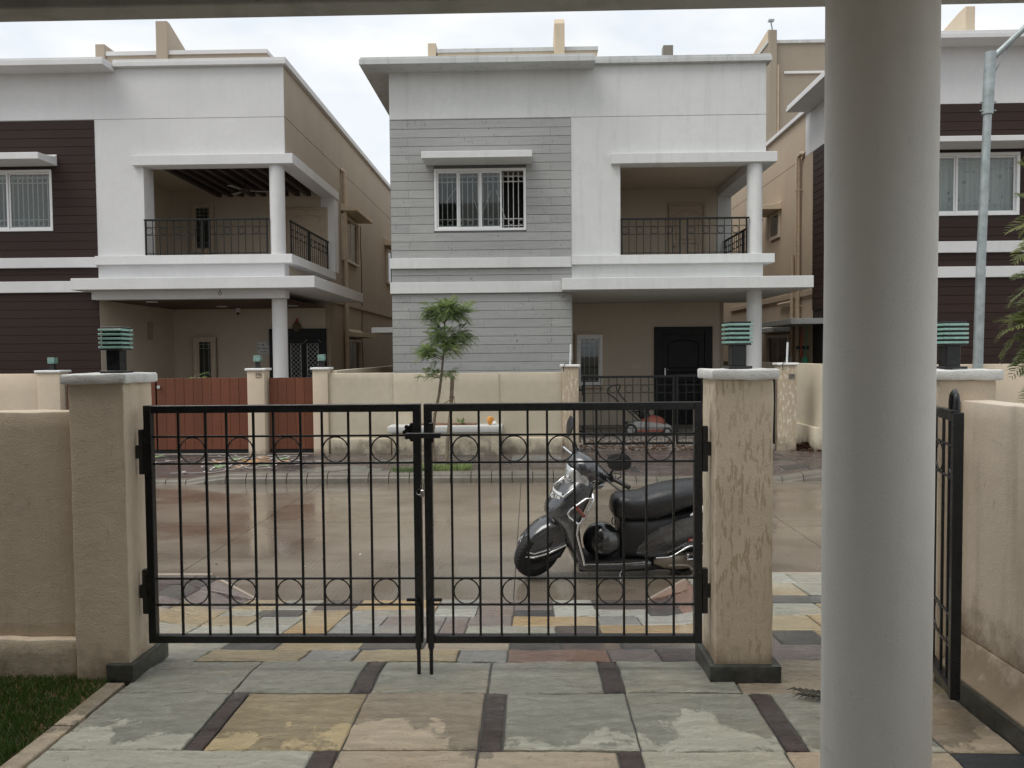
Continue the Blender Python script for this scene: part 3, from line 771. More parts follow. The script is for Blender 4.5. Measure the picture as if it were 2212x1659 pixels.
# drop bolts
for t, X0, hs in ((gl, -0.549, -1), (gr, -0.488, 1)):
    m2 = MB(); m2.tube([(X0, gy - 0.03, 0.13), (X0, gy - 0.03, 0.34)], 0.016, 10); m2.tube([(X0, gy - 0.03, 0.12), (X0, gy - 0.03, 0.145)], 0.012, 10)
    m2.build('bolt_sleeve', M['iron'], t, smooth=40)
    m2 = MB(); m2.tube([(X0, gy - 0.03, 0.0), (X0, gy - 0.03, 0.36)], 0.0095, 10); m2.tube([(X0, gy - 0.03, 0.365), (X0 + hs * 0.055, gy - 0.03, 0.365)], 0.0085, 8)
    m2.build('drop_bolt', M['iron'], t, smooth=40)
m2 = MB().box(-0.60, -0.43, gy - 0.040, gy - 0.022, 1.152, 1.178); m2.build('slide_bolt', M['iron'], gl, bevel=0.003)
m2 = MB().lathe((-0.578, gy + 0.032, 1.175), [(0.002, -0.012), (0.036, -0.012), (0.036, 0.0), (0.002, 0.004)], 20, 'y')
for a in range(8): m2.ball((-0.578 + 0.036 * math.cos(a * .785), gy + 0.03, 1.175 + 0.036 * math.sin(a * .785)), 0.011, 0.008, 0.011, 8, 6)
m2.build('latch_rosette', M['iron'], gl, smooth=50)
MB().box(-0.487, -0.465, gy - 0.03, gy - 0.018, 1.13, 1.225).build('latch_keeper', M['iron'], gr, bevel=0.002)
pl_ = thing('padlock', 'small dark open padlock hanging between the two gate leaves', 'padlock', (-0.52, gy - 0.02, 0.9))
MB().box(-0.532, -0.514, gy - 0.028, gy - 0.014, 0.865, 0.90).build('body', M['steel'], pl_, bevel=0.003)
m2 = MB(); m2.tube([(-0.529, gy - 0.021, 0.90), (-0.529, gy - 0.021, 0.925), (-0.523, gy - 0.021, 0.932), (-0.517, gy - 0.021, 0.925), (-0.517, gy - 0.021, 0.9)], 0.0028, 6)
m2.build('shackle', M['steel'], pl_, smooth=50)
m2 = MB(); m2.ring((-0.538, gy - 0.024, 0.89), 0.014, 0.002, 'y', 16, 5); m2.build('ring', M['steel'], pl_, smooth=50)

# wicket gate opened inwards beside the right wall
p0, p1 = Vector((1.875, 3.74, 0)), Vector((1.70, 3.08, 0)); dv = (p1 - p0); wl = dv.length; dv.normalize(); nv = Vector((-dv.y, dv.x, 0))
wk = thing('wicket_gate', 'narrow black iron wicket gate standing open against the right wall', 'gate', tuple(p0))
xw = lambda u, d, z: tuple(p0 + dv * u + nv * d + Vector((0, 0, z)))
wb = [0.09, 0.225, 0.325, 0.455, 0.55]
wr = [((wb[i] + wb[i + 1]) / 2, z) for i in (0, 2) for z in (1.096, 0.397)] + [(0.60, 1.096), (0.60, 0.397)]
gate_leaf(wk, 0.0, wl, 0.145, 1.305, wb, wr, (1.163, 1.030, 0.462, 0.332), xf=xw, rr=0.058)
m2 = MB(xw); m2.tube([(wl - 0.11, 0, 1.305), (wl - 0.11, 0, 1.345), (wl - 0.098, 0, 1.372), (wl - 0.07, 0, 1.384), (wl - 0.042, 0, 1.372), (wl - 0.03, 0, 1.345), (wl - 0.03, 0, 1.305)], 0.012, 8)
m2.build('latch_loop', M['iron'], wk, smooth=50)
MB(xw).box(wl - 0.2, wl - 0.005, -0.028, 0.0, 1.305, 1.313).build('latch_plate', M['iron'], wk, bevel=0.002)

# ------------------------------------------------------------------ houses across the road
def planks(parent, u0, u1, ztop, zbot, xf, mat, hole=None, pitch=0.1665, phase=0, joints=None, th=0.015, gap=0.008):
    """one object per board, boards cut round the window and at the butt joints"""
    z, k = ztop, phase
    while z > zbot + 0.02:
        zb = max(z - pitch, zbot)
        cuts = [(u0, u1)]
        if hole and hole[2] < z - 0.03 and hole[3] > zb + 0.03:
            cuts = [(u0, hole[0]), (hole[1], u1)]
        if joints:
            j = joints[k % len(joints)]
            nc = []
            for a, b in cuts:
                if j and a + 0.1 < j < b - 0.1: nc += [(a, j), (j, b)]
                else: nc.append((a, b))
            cuts = nc
        for a, b in cuts:
            w = rnd.uniform(-0.0012, 0.0012)
            MB(xf).box(a + 0.0015, b - 0.0015, -th + w, 0.001, zb + gap / 2, z - gap / 2).build('plank', mat, parent, bevel=0.0015)
        z -= pitch; k += 1

def grille(xf, u0, u1, z0, z1, d, mat, step=0.092, r=0.005, diag=False):
    mb = MB(xf); n = max(2, int(round((u1 - u0) / step))); st = (u1 - u0) / n
    for k in range(1, n): mb.box(u0 + st * k - r, u0 + st * k + r, d - r, d + r, z0, z1)
    for z in (z1 - 0.085, z1 - 0.19, z0 + 0.19, z0 + 0.055): mb.box(u0, u1, d - r, d + r, z - r, z + r)
    for k in range(0, n, 2):
        for z in (z1 - 0.1375, z0 + 0.122): mb.ring((u0 + st * (k + .5), d, z), min(st / 2 - .002, 0.047), 0.0045, 'y', 18, 5)
    if diag:
        for a, b in ((0.30, 0.62), (0.62, 0.30)):
            mb.tube([(u0 + (u1 - u0) * a, d, z1 - 0.2), (u0 + (u1 - u0) * b, d, z0 + 0.2)], 0.005, 5)
    return mb

def window(parent, xf, u0, u1, z0, z1, panes, frame=None, fw=0.05, grid=True, curtain=False, depth=0.9, glass=None, open_last=False, room=True, step=0.092, proud=0.012, gr=0.005, back=None):
    """sliding window set in a wall opening: outer frame > sashes, panes, grille, a dark sheet behind painted as room shade"""
    frame = frame or M['upvc']
    mb = MB(xf).box(u0, u1, -proud, 0.07, z1 - fw, z1).box(u0, u1, -proud, 0.07, z0, z0 + fw).box(u0, u0 + fw, -proud, 0.07, z0 + fw, z1 - fw).box(u1 - fw, u1, -proud, 0.07, z0 + fw, z1 - fw)
    w = mb.build('window', frame, parent, bevel=0.004)
    a, b = u0 + fw, u1 - fw; st = (b - a) / panes
    for k in range(panes):
        p, q = a + st * k, a + st * (k + 1); d = 0.012 if k % 2 == 0 else 0.036; s = 0.034
        if open_last and k == panes - 1: continue
        MB(xf).box(p, q, d, d + .022, z1 - fw - s, z1 - fw).box(p, q, d, d + .022, z0 + fw, z0 + fw + s).box(p, p + s, d, d + .022, z0 + fw + s, z1 - fw - s).box(q - s, q, d, d + .022, z0 + fw + s, z1 - fw - s).build('sash', frame, w, bevel=0.003)
        MB(xf).box(p + s, q - s, d + .008, d + .012, z0 + fw + s, z1 - fw - s).build('pane', glass or M['pane'], w)
    if grid: grille(xf, a, b, z0 + fw, z1 - fw, 0.10, M['grille'], step, gr).build('grille', M['grille'], w)
    if curtain:
        n = 90; vs = []
        for i in range(n + 1):
            u = a + (b - a) * i / n; d = 0.17 + 0.025 * math.sin(i * 0.75) + 0.012 * math.sin(i * 1.9 + 1)
            vs += [(u, d, z0 + fw), (u, d, z1 - fw)]
        MB(xf).add(vs, [(2 * i, 2 * i + 2, 2 * i + 3, 2 * i + 1) for i in range(n)]).build('curtain', M['curtain_print'], w, smooth=60)
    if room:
        MB(xf).box(u0, u1, depth, depth + 0.03, z0 - 0.02, z1 + 0.02).build('room_shade_sheet', back or M['dark'], w)  # sheet coloured as the room's shade
    return w

def curtain_mat():
    t = NT('leaf_print_curtain'); p = t.pos((1, 1, 1))
    v = t.n('ShaderNodeTexVoronoi'); t.l(t.pos((6, 1, 6)), v.inputs['Vector']); v.inputs['Scale'].default_value = 1.0
    c = t.mix(t.rng(v.outputs['Distance'], 0.2, 0.26, 0.6, 0), (0.60, 0.62, 0.61), (0.22, 0.23, 0.22))
    t.bsdf(c, 0.9)
    return t.m
M['curtain_print'] = curtain_mat()

def sunshade(parent, xf, u0, u1, z0, z1, out, mat=None):
    mb = MB(xf)
    mb.rings([[(u, -out, z0), (u, -out, z1), (u, -out * 0.55, z1 + 0.012), (u, -0.08, z1 + 0.05), (u, -0.001, z1 + 0.11), (u, -0.001, z0 + 0.005)] for u in (u0, u1)])
    return mb.build('sunshade', mat or M['coping'], parent, bevel=0.006)

def rail_panel(parent, xf, u0, u1, z0, z1, n=8, lead=True, posts=True, mat=None):
    mat = mat or M['iron_far']
    r = parent
    st = (u1 - u0) / n
    for k in range(n + 1):
        rr = 0.014 if k in (0, n) else 0.006
        MB(xf).box(u0 + st * k - rr, u0 + st * k + rr, -rr, rr, z0, z1).build('bar', mat, r)
    for z in (z1 - 0.125, z1 - 0.275, z0 + 0.03): MB(xf).box(u0, u1, -0.0055, 0.0055, z - 0.006, z + 0.006).build('rail', mat, r)
    for k in range(0, n, 2):
        m2 = MB(xf); m2.ring((u0 + st * (k + .5), 0, z1 - 0.2), min(st / 2, 0.066), 0.006, 'y', 20, 5); m2.build('ring', mat, r)
def balcony_rail(label, xf, u0, u1, z0, z1, panels, ztop, loc):
    t = thing('balcony_railing', label, 'railing', loc)
    for a, b, n in panels: rail_panel(t, xf, a, b, z0, z1, n)
    MB(xf).box(u0, u1, -0.025, 0.025, ztop - 0.032, ztop).build('handrail', M['iron_far'], t, bevel=0.005)
    return t

def pipe(parent, pts, r, clamps=(), toward=(0.05, 0, 0), mat=None):
    mb = MB(); mb.tube(pts, r, 12)
    p = mb.build('pipe', mat or M['beige_pipe'], parent, smooth=50)
    for z in clamps:
        x, y = pts[-1][0], pts[-1][1]
        m2 = MB(); m2.lathe((x, y, z), [(r + .001, -0.012), (r + .009, -0.01), (r + .009, 0.01), (r + .001, 0.012)], 12)
        m2.tube([(x, y, z), (x + toward[0], y + toward[1], z)], 0.012, 6)
        m2.build('clamp', mat or M['beige_pipe'], p, smooth=50)
    return p

def villa(name, label, ox, oz, style):
    X = lambda x: x + ox
    Z = lambda z: z + oz
    h = thing('house', label, 'house', (X(1.0), 15.0, -0.13), 'villas across the road')
    W = M['white'] if style == 'grey' else M['white_clean']
    pm, gm = (M['plank_grey'], M['gap_grey']) if style == 'grey' else (M['plank_brown'], M['gap_brown'])
    bx = lambda nm, m, bev, *b: MB().box(X(b[0]), X(b[1]), b[2], b[3], Z(b[4]), Z(b[5])).build(nm, m, h, bevel=bev)
    # front wall
    mb = MB(); F = lambda *b: mb.box(X(b[0]), X(b[1]), b[2], b[3], Z(b[4]), Z(b[5]))
    F(-2.67, 4.56, 15.0, 15.02, 6.108, 7.08); F(-2.67, 4.56, 15.012, 15.02, 6.094, 6.108)
    F(0.83, 4.56, 15.0, 15.02, 5.37, 6.094); F(0.83, 1.776, 15.0, 15.40, 3.44, 5.18); F(0.83, 4.51, 15.0, 15.3, 2.965, 3.27)
    F(0.83, 1.60, 15.0, 15.3, 5.18, 5.37)
    mb.build('front_wall', W, h)
    win = (-1.822, -0.04, 3.956, 5.152)
    mb = MB()
    wall_holes(mb, X(-2.67), X(0.83), Z(2.746) , Z(6.094), 15.0, 15.22, [(X(win[0]) + .01, X(win[1]) - .01, Z(win[2]) + .01, Z(win[3]) - .01)])
    mb.box(X(-2.67), X(0.83), 15.0, 15.22, -0.3, Z(2.746))
    mb.build('cladding_backing', gm, h)
    # body
    mb = MB(); B = lambda *b: mb.box(X(b[0]), X(b[1]), b[2], b[3], Z(b[4]), Z(b[5]))
    B(-2.67, 0.80, 16.3, 18.2, -0.6, 7.08); B(-2.67, -1.83, 15.22, 16.3, -0.6, 6.9); B(-0.03, 0.80, 15.22, 16.3, -0.6, 6.9)
    B(-1.83, -0.03, 15.22, 16.3, -0.6, 3.95); B(-1.83, -0.03, 15.22, 16.3, 5.16, 6.9); B(-2.67, 0.80, 15.021, 16.3, 6.9, 7.08)
    B(0.80, 4.56, 15.021, 18.2, 6.115, 7.08); B(0.80, 4.548, 15.021, 18.2, 6.100, 6.115); B(0.80, 4.56, 15.021, 18.2, 5.40, 6.100)
    B(-2.67, 4.56, 18.2, 33, 6.115, 7.08); B(-2.67, 4.548, 18.2, 33, 6.100, 6.115); B(-2.67, 4.56, 18.2, 33, -0.6, 6.100)
    mb.build('side_wall', M['beige'], h)
    mb = MB(); mb.box(X(0.801), X(4.46), 18.17, 18.199, -0.3, Z(2.74)).box(X(0.801), X(4.46), 18.17, 18.199, Z(3.2), Z(5.4))
    mb.box(X(0.801), X(0.815), 15.35, 18.17, -0.3, Z(2.9)).box(X(0.801), X(0.815), 15.4, 18.17, Z(3.2), Z(5.4))
    mb.box(X(0.8292), X(0.84), 15.004, 15.36, -0.3, Z(2.745))
    mb.build('porch_wall', M['porch'], h)
    # cladding boards and white bands
    jn = (X(-2.315), X(0.435)) if style == 'grey' else (None,)
    wh = (X(win[0]) - .002, X(win[1]) + .002, Z(win[2]) - .002, Z(win[3]) + .002)
    planks(h, X(-2.665), X(0.828), Z(6.082), Z(3.43), front(15.0), pm, wh, joints=jn)
    planks(h, X(-2.665), X(0.828), Z(3.229), Z(2.972), front(15.0), pm, joints=jn, pitch=0.13)
    planks(h, X(-2.665), X(0.828), Z(2.745), -0.1, front(15.0), pm, joints=jn)
    bx('band', W, 0.006, -2.69, 0.829, 14.93, 15.0, 3.23, 3.428)
    bx('band', W, 0.006, -2.69, 0.626, 14.93, 15.0, 2.748, 2.968)
    # balcony, canopy, columns
    mb = MB(); F(0.83, 4.70, 14.88, 15.2, 3.272, 3.442); F(4.42, 4.70, 15.2, 18.3, 3.272, 3.442); mb.build('balcony_edge', W, h, bevel=0.006)
    mb = MB(); F(0.83, 4.43, 15.2, 18.2, 3.0, 3.27); mb.build('balcony_floor', M['porch'], h)
    mb = MB(); F(1.60, 4.745, 14.885, 15.24, 5.18, 5.372); F(4.40, 4.745, 15.24, 18.5, 5.18, 5.372); mb.build('lintel', W, h, bevel=0.006)
    mb = MB(); F(0.82, 4.40, 15.05, 18.17, 5.373, 5.39); mb.build('balcony_ceiling', M['porch'], h)
    mb = MB(); F(0.627, 5.265, 14.4, 18.6, 2.746, 2.964); mb.build('canopy', W, h, bevel=0.006)
    mb = MB(); F(4.40, 4.72, 18.14, 18.5, 3.44, 5.18); mb.build('pier', W, h, bevel=0.004)
    for a, b in ((3.442, 5.18), (-0.3, 2.746)):
        mb = MB(); mb.lathe((X(4.37), 15.09, 0), [(0.145, Z(a) if a > 0 else a), (0.145, Z(b))], 40); mb.build('column', W, h, smooth=40)
    # roof edge
    mb = MB(); F(-3.15, 1.27, 14.55, 18.85, 7.0, 7.10); F(-3.13, 1.26, 14.575, 18.85, 7.10, 7.142); mb.build('roof_overhang', M['coping'] if style == 'grey' else M['white_clean'], h, bevel=0.004)
    mb = MB(); F(1.27, 4.64, 14.9, 15.2, 7.08, 7.165); F(1.27, 4.63, 14.92, 15.2, 7.165, 7.215)
    F(4.30, 4.64, 15.2, 33.1, 7.08, 7.165); F(4.31, 4.63, 15.2, 33.1, 7.165, 7.215); mb.build('coping', M['coping'] if style == 'grey' else M['white_clean'], h, bevel=0.004)
    # bedroom window with its sunshade
    window(h, front(15.0), X(win[0]), X(win[1]), Z(win[2]), Z(win[3]), 4 if style == 'grey' else 2, open_last=(style == 'grey'), step=0.1, gr=0.007, back=(M['dark'] if style == 'grey' else M['dim_shade']))
    if style == 'grey':
        m2 = MB()
        for a, b in (((-1.36, 4.86), (-1.62, 4.50)), ((-1.05, 4.55), (-0.93, 4.22)), ((-0.93, 4.22), (-0.72, 4.75)), ((-0.62, 4.75), (-0.45, 4.2))):
            m2.tube([(X(a[0]), 15.09, Z(a[1])), (X(b[0]), 15.09, Z(b[1]))], 0.006, 5)
        m2.build('tape_strips', M['grille'], h)
    sunshade(h, front(15.0), X(-1.98), X(0.08), Z(5.21), Z(5.335), 0.6, W)
    # railings
    balcony_rail('black balcony railing with rings on the %s' % ('house clad in grey boards' if style == 'grey' else 'house clad in brown boards, facing the road'),
                 front(14.98), X(1.776), X(4.24), Z(3.46), Z(4.12), [(X(1.80), X(2.915), 8), (X(3.06), X(4.19), 8)], Z(4.155), (X(3.0), 14.98, Z(3.44)))
    balcony_rail('black balcony railing running back along the open side of the %s house' % ('grey clad' if style == 'grey' else 'brown clad'),
                 right(X(4.56)), 15.25, 18.12, Z(3.46), Z(4.12), [(15.3, 16.5, 8), (16.62, 18.08, 9)], Z(4.155), (X(4.56), 16.6, Z(3.44)))
    return h, X, Z

# ---- centre house, grey boards
hc, X, Z = villa('house', 'white two storey house with grey board cladding, in the middle across the road', 0, 0, 'grey')
w = window(hc, front(18.06), 1.111, 1.711, 0.80, 1.995, 1, fw=0.06, room=False, step=0.11)
MB().box(1.12, 1.70, 18.163, 18.169, 0.81, 1.98).build('room_shade_sheet', M['dark'], w)  # thin dark sheet on the solid wall, painted as room shade
mb = MB().box(1.075, 1.11, 18.07, 18.168, 0.77, 2.04).box(1.712, 1.75, 18.07, 18.168, 0.77, 2.04).box(1.11, 1.712, 18.07, 18.168, 1.996, 2.04).box(1.06, 1.765, 18.05, 18.168, 0.75, 0.79)
mb.build('window_surround', M['cream'], hc, bevel=0.004)
def panel_door(parent, xf, u0, u1, z0, z1, fr, mat, fmat, arched=True):
    d = MB(xf).box(u0, u0 + fr, -0.06, 0, z0, z1).box(u1 - fr, u1, -0.06, 0, z0, z1).box(u0 + fr, u1 - fr, -0.06, 0, z1 - fr, z1).build('door_frame', fmat, parent, bevel=0.006)
    a, b = u0 + fr, u1 - fr
    lf = MB(xf).box(a, b, -0.03, 0, z0, z1 - fr).build('door', mat, parent, bevel=0.004)
    m2 = MB(xf); w = b - a; zt = z1 - fr
    def fram(p0, p1, q0, q1, arch=0.0):
        pts = [(p0, -0.034, q0), (p1, -0.034, q0), (p1, -0.034, q1)]
        if arch: pts += [(p1 - (p1 - p0) * k / 8, -0.034, q1 + arch * math.sin(math.pi * k / 8)) for k in range(1, 8)]
        pts += [(p0, -0.034, q1)]
        m2.tube(pts, 0.012, 5, True)
    fram(a + .14 * w, b - .14 * w, zt - 0.78, zt - 0.2, 0.07 if arched else 0)
    fram(a + .14 * w, b - .14 * w, zt - 1.12, zt - 0.88)
    fram(a + .14 * w, a + .46 * w, z0 + .15, zt - 1.24); fram(a + .54 * w, b - .14 * w, z0 + .15, zt - 1.24)
    m2.build('door_moulding', mat, lf, smooth=50)
    return lf
ld = panel_door(hc, front(18.168), 2.933, 4.283, -0.128, 2.167, 0.18, M['door'], M['door'])
m2 = MB().box(3.165, 3.19, 18.10, 18.138, 0.98, 1.20); m2.tube([(3.178, 18.11, 1.17), (3.178, 18.08, 1.17), (3.26, 18.08, 1.17)], 0.012, 8); m2.build('handle', M['steel'], ld, smooth=40)
MB().box(2.382, 2.621, 18.155, 18.168, 1.186, 1.286).build('switch_plate', simple('switch_plate', (0.5, 0.44, 0.36), 0.4), hc, bevel=0.004)
bd = panel_door(hc, front(18.168), 3.265, 4.127, 3.28, 5.042, 0.06, M['door_beige'], M['door_beige'])
m2 = MB(); m2.ball((3.40, 18.11, 4.05), 0.035, 0.035, 0.035, 10, 8); m2.build('knob', M['steel'], bd, smooth=50)
# rooftop of the centre house
mb = MB().box(-1.84, 1.43, 16.0, 20.5, 7.08, 7.74); mb.build('stair_head', M['cream'], hc)
MB().box(-1.86, 1.45, 15.97, 20.55, 7.74, 7.82).build('stair_head_coping', M['coping'], hc, bevel=0.004)
MB().box(-2.03, -1.862, 15.95, 17.6, 7.08, 7.93).build('roof_stub', M['cream'], hc, bevel=0.006)
mb = MB(); mb.prism([(15.75, 7.08), (18.4, 7.08), (18.4, 7.75), (16.1, 8.31), (15.88, 8.335), (15.75, 8.2)], 0.555, 0.757, 'x'); mb.build('roof_fin', M['cream'], hc, bevel=0.008)
m2 = MB(); m2.tube([(-1.31, 16.3, 7.82), (-1.31, 16.3, 7.95)], 0.015, 8); m2.build('roof_pipe', M['galv'], hc, smooth=50)
MB().box(2.76, 2.96, 15.9, 16.1, 7.08, 7.79).build('roof_block', M['concrete'], hc, bevel=0.006)
MB().box(-3.43, -2.671, 16.7, 18.2, 2.05, 2.165).build('side_sunshade', M['coping'], hc, bevel=0.005)

# ---- left house, brown boards
OXL, OZL = -9.28, 0.095
hl, X, Z = villa('house', 'white two storey house with dark brown board cladding, on the left across the road', OXL, OZL, 'brown')
XS = X(4.56)
mb = MB()
k = 0
u = X(0.82)
while u < X(4.44):
    MB().box(u, u + 0.098, 15.0, 18.16, 2.69, 2.705).build('ceiling_board', M['ceil_wood'], hl); u += 0.101
MB().box(X(0.82), X(4.6), 14.75, 15.0, 2.68, Z(2.745)).build('porch_beam', M['white_clean'], hl, bevel=0.004)
for x_, y_ in ((-7.7, 15.6), (-6.9, 17.2), (-5.3, 17.2)):
    m2 = MB(); m2.lathe((x_, y_, 2.69), [(0.002, -0.012), (0.11, -0.012), (0.12, 0.0)], 20); m2.build('ceiling_light', M['white_plastic'], hl, smooth=40)
for k in range(10):
    xr = X(2.02) + k * 0.262
    MB().box(xr, xr + 0.10, 15.3, 18.0, Z(5.19), Z(5.37)).build('rafter', M['rafter'], hl, bevel=0.003)
fan = thing('ceiling_fan', 'dark ceiling fan under the rafters of the left balcony', 'fan', (-6.1, 16.6, 5.1))
m2 = MB(); m2.tube([(-6.1, 16.6, 5.46), (-6.1, 16.6, 5.2)], 0.015, 8); m2.lathe((-6.1, 16.6, 5.13), [(0.01, -0.05), (0.09, -0.04), (0.11, 0.0), (0.09, 0.05), (0.01, 0.06)], 16); m2.build('motor', M['rafter'], fan, smooth=50)
for k in range(3):
    a = k * 2.094 + 0.3; c_, s_ = math.cos(a), math.sin(a)
    m2 = MB(); q = [(0.1, -0.04), (0.55, -0.06), (0.55, 0.06), (0.1, 0.04)]
    m2.rings([[(-6.1 + r * c_ - t * s_, 16.6 + r * s_ + t * c_, 5.125) for r, t in q], [(-6.1 + r * c_ - t * s_, 16.6 + r * s_ + t * c_, 5.133) for r, t in q]]); m2.build('blade', M['steel'], fan)
w = window(hl, front(18.06), -7.947, -7.428, 0.85, 2.033, 1, fw=0.09, room=False, frame=M['frame_beige'], step=0.1)
MB().box(-7.94, -7.43, 18.163, 18.169, 0.86, 2.02).build('room_shade_sheet', M['dark'], w)  # dark sheet over the wall, painted as an unlit room
w = window(hl, front(18.06), -7.93, -7.41, 4.0, 5.16, 1, fw=0.075, room=False, frame=M['frame_beige'], step=0.1)
MB().box(-7.92, -7.42, 18.163, 18.169, 4.01, 5.15).build('room_shade_sheet', M['dark'], w)  # likewise a sheet with painted room shade, upstairs
pdoor = panel_door(hl, front(18.168), -5.75, -4.72, 3.38, 5.05, 0.05, M['door_beige'], M['door_beige'])
# double mesh screen door
df = MB().box(-6.153, -5.72, 18.09, 18.168, -0.12, 2.205).box(-4.92, -4.804, 18.09, 18.168, -0.12, 2.205).box(-5.72, -4.92, 18.09, 18.168, 1.98, 2.205).build('door_frame', M['door'], hl, bevel=0.005)
for a, b in ((-5.72, -5.33), (-5.33, -4.92)):
    dl = MB().box(a + .003, b - .003, 18.12, 18.165, -0.12, 1.978).build('door', M['door'], hl, bevel=0.004)
    for z0, z1 in ((0.95, 1.85), (0.05, 0.87)):
        m2 = MB(); p, q = a + 0.075, b - 0.075
        m2.tube([(p, 18.112, z0), (q, 18.112, z0), (q, 18.112, z1), (p, 18.112, z1)], 0.007, 5, True)
        st = 0.105; n = int((z1 - z0 + q - p) / st) + 1
        for k in range(1, n + 1):
            c_ = k * st
            x0_, z0_ = (p, z0 + c_) if c_ < z1 - z0 else (p + c_ - (z1 - z0), z1)
            x1_, z1_ = (p + c_, z0) if c_ < q - p else (q, z0 + c_ - (q - p))
            m2.tube([(x0_, 18.114, z0_), (x1_, 18.114, z1_)], 0.004, 4)
            m2.tube([(p + q - x0_, 18.114, z0_), (p + q - x1_, 18.114, z1_)], 0.004, 4)
        m2.build('screen', M['grille'], dl)
# sign, mask, camera, plaque
sg = thing('name_board', 'white name board with Telugu lettering on the porch wall beside the mesh door', 'sign', (-6.318, 18.15, 1.76))
MB().box(-6.47, -6.165, 18.15, 18.168, 1.61, 1.91).build('board', M['plate'], sg, bevel=0.003)
m2 = MB(); m2.tube([(-6.45, 18.148, 1.63), (-6.185, 18.148, 1.63), (-6.185, 18.148, 1.89), (-6.45, 18.148, 1.89)], 0.003, 4, True); m2.build('border', M['ink'], sg)
for body, s_, dx, dz in (('\u0c13\u0c02', 0.055, -0.10, 0.085), ('\u5350', 0.05, 0.10, 0.085), ('\u0c36\u0c4d\u0c30\u0c40', 0.06, 0.0, 0.06), ('\u0c36\u0c4d\u0c30\u0c40 \u0c32\u0c15\u0c4d\u0c37\u0c4d\u0c2e\u0c40', 0.055, -0.01, -0.02), ('\u0c28\u0c3f\u0c32\u0c2f\u0c02', 0.055, 0.01, -0.09)):
    lettering('lettering', body, s_, sg, (dx, -0.004, dz), (R(90), 0, 0), M['ink'])
mk = thing('wall_basket', 'oval woven basket ornament hung above the mesh door', 'basket', (-5.498, 18.12, 2.27))
m2 = MB(); m2.ball((-5.498, 18.12, 2.24), 0.105, 0.05, 0.13, 18, 10); m2.build('basket', simple('woven_cane', (0.13, 0.10, 0.06), 0.8, mott=0.5, scale=40, bump=0.6), mk, smooth=60)
for k in range(6):
    m2 = MB(); m2.ring((-5.498, 18.115, 2.15 + k * 0.034), 0.105 * math.sqrt(max(0.05, 1 - ((2.15 + k * .034 - 2.24) / .13) ** 2)), 0.004, 'z', 18, 4); m2.build('band', M['bark'], mk)
m2 = MB(); m2.ball((-5.49, 18.10, 2.40), 0.03, 0.025, 0.035, 8, 6); m2.tube([(-5.52, 18.1, 2.36), (-5.49, 18.09, 2.44), (-5.45, 18.1, 2.45)], 0.012, 6); m2.build('knot', M['red_plastic'], mk)
cm = thing('security_camera', 'small white dome camera under the left porch ceiling', 'camera', (-6.844, 18.0, 2.6))
m2 = MB(); m2.lathe((-6.844, 18.0, 2.6), [(0.06, 0.09), (0.06, 0.04), (0.045, 0.0)], 16); m2.build('mount', M['white_plastic'], cm, smooth=40)
m2 = MB(); m2.ball((-6.844, 18.0, 2.575), 0.032, 0.032, 0.045, 12, 8); m2.build('lens', M['ink'], cm, smooth=60)
pq = MB().box(X(0.816), X(0.83), 16.9, 17.15, 1.95, 2.35).build('wall_plaque', M['mat_tan'], None, bevel=0.02)
tag(pq, 'small tan plaque on the inner side wall of the left porch', 'plaque')
m2 = MB(); m2.tube([(-5.89, 14.6, 2.84), (-5.89, 14.6, 2.80)], 0.006, 6); m2.ring((-5.89, 14.6, 2.765), 0.03, 0.006, 'y', 14, 5); m2.build('ceiling_hook', M['iron_far'], hl)
# side wall details
rs = right(XS); rs2 = right(XS + 0.075)
sunshade(hl, rs, 19.38, 21.36, 5.2, 5.295, 0.42, M['cream'])
w = window(hl, rs2, 19.40, 21.10, 3.97, 5.14, 2, frame=M['frame_beige'], fw=0.05, grid=False, room=False, glass=M['pane_dark'], proud=0.012)
sunshade(hl, rs, 19.63, 21.5, 2.04, 2.15, 0.42, M['cream'])
w = window(hl, rs2, 19.60, 21.12, 0.85, 1.985, 2, frame=M['frame_beige'], fw=0.05, grid=False, room=False, glass=M['pane_dark'], proud=0.012)
sunshade(hl, rs, 25.2, 26.4, 5.16, 5.3, 0.42, M['cream'])
w = window(hl, rs2, 25.45, 26.3, 3.93, 5.08, 1, frame=M['frame_beige'], grid=False, room=False, glass=M['pane_dark'], proud=0.012)
MB(rs).box(18.65, 26.5, -0.05, 0.0, 2.83, 2.93).build('string_course', M['beige'], hl, bevel=0.006)
pipe(hl, [(XS + 0.01, 19.42, 6.20), (XS + 0.04, 19.45, 6.21), (XS + 0.075, 19.5, 6.19), (XS + 0.085, 19.5, 6.1), (XS + 0.085, 19.5, -0.2)], 0.055, (5.35, 3.5, 2.55), (-0.09, -0.1, 0))
m2 = MB(); m2.tube([(XS + 0.012, 21.66 + 0.03 * math.sin(z * 2.3) + 0.02 * math.sin(z * 5.1), z) for z in [5.2 - 0.17 * k for k in range(31)]], 0.009, 5); m2.build('cable', M['black_plastic'], hl)
MB().box(XS - 1.5, XS - 0.08, 22.2, 24.6, 7.2, 7.42).build('roof_hatch', M['coping'], hl, bevel=0.005)
# rooftop of the left house
MB().box(-8.72, -5.37, 16.0, 20.3, 7.18, 7.80).build('stair_head', M['beige'], hl)
MB().box(-8.72, -5.35, 15.97, 20.35, 7.80, 7.885).build('stair_head_coping', M['white_clean'], hl, bevel=0.004)
MB().box(-8.92, -8.725, 15.95, 17.0, 7.18, 8.03).build('roof_stub', M['beige'], hl, bevel=0.006)
mb = MB(); mb.prism([(15.93, 7.18), (17.7, 7.18), (17.7, 7.89), (16.05, 8.47), (15.93, 8.47)], -7.64, -7.40, 'x'); mb.build('roof_fin', M['beige'], hl, bevel=0.006)

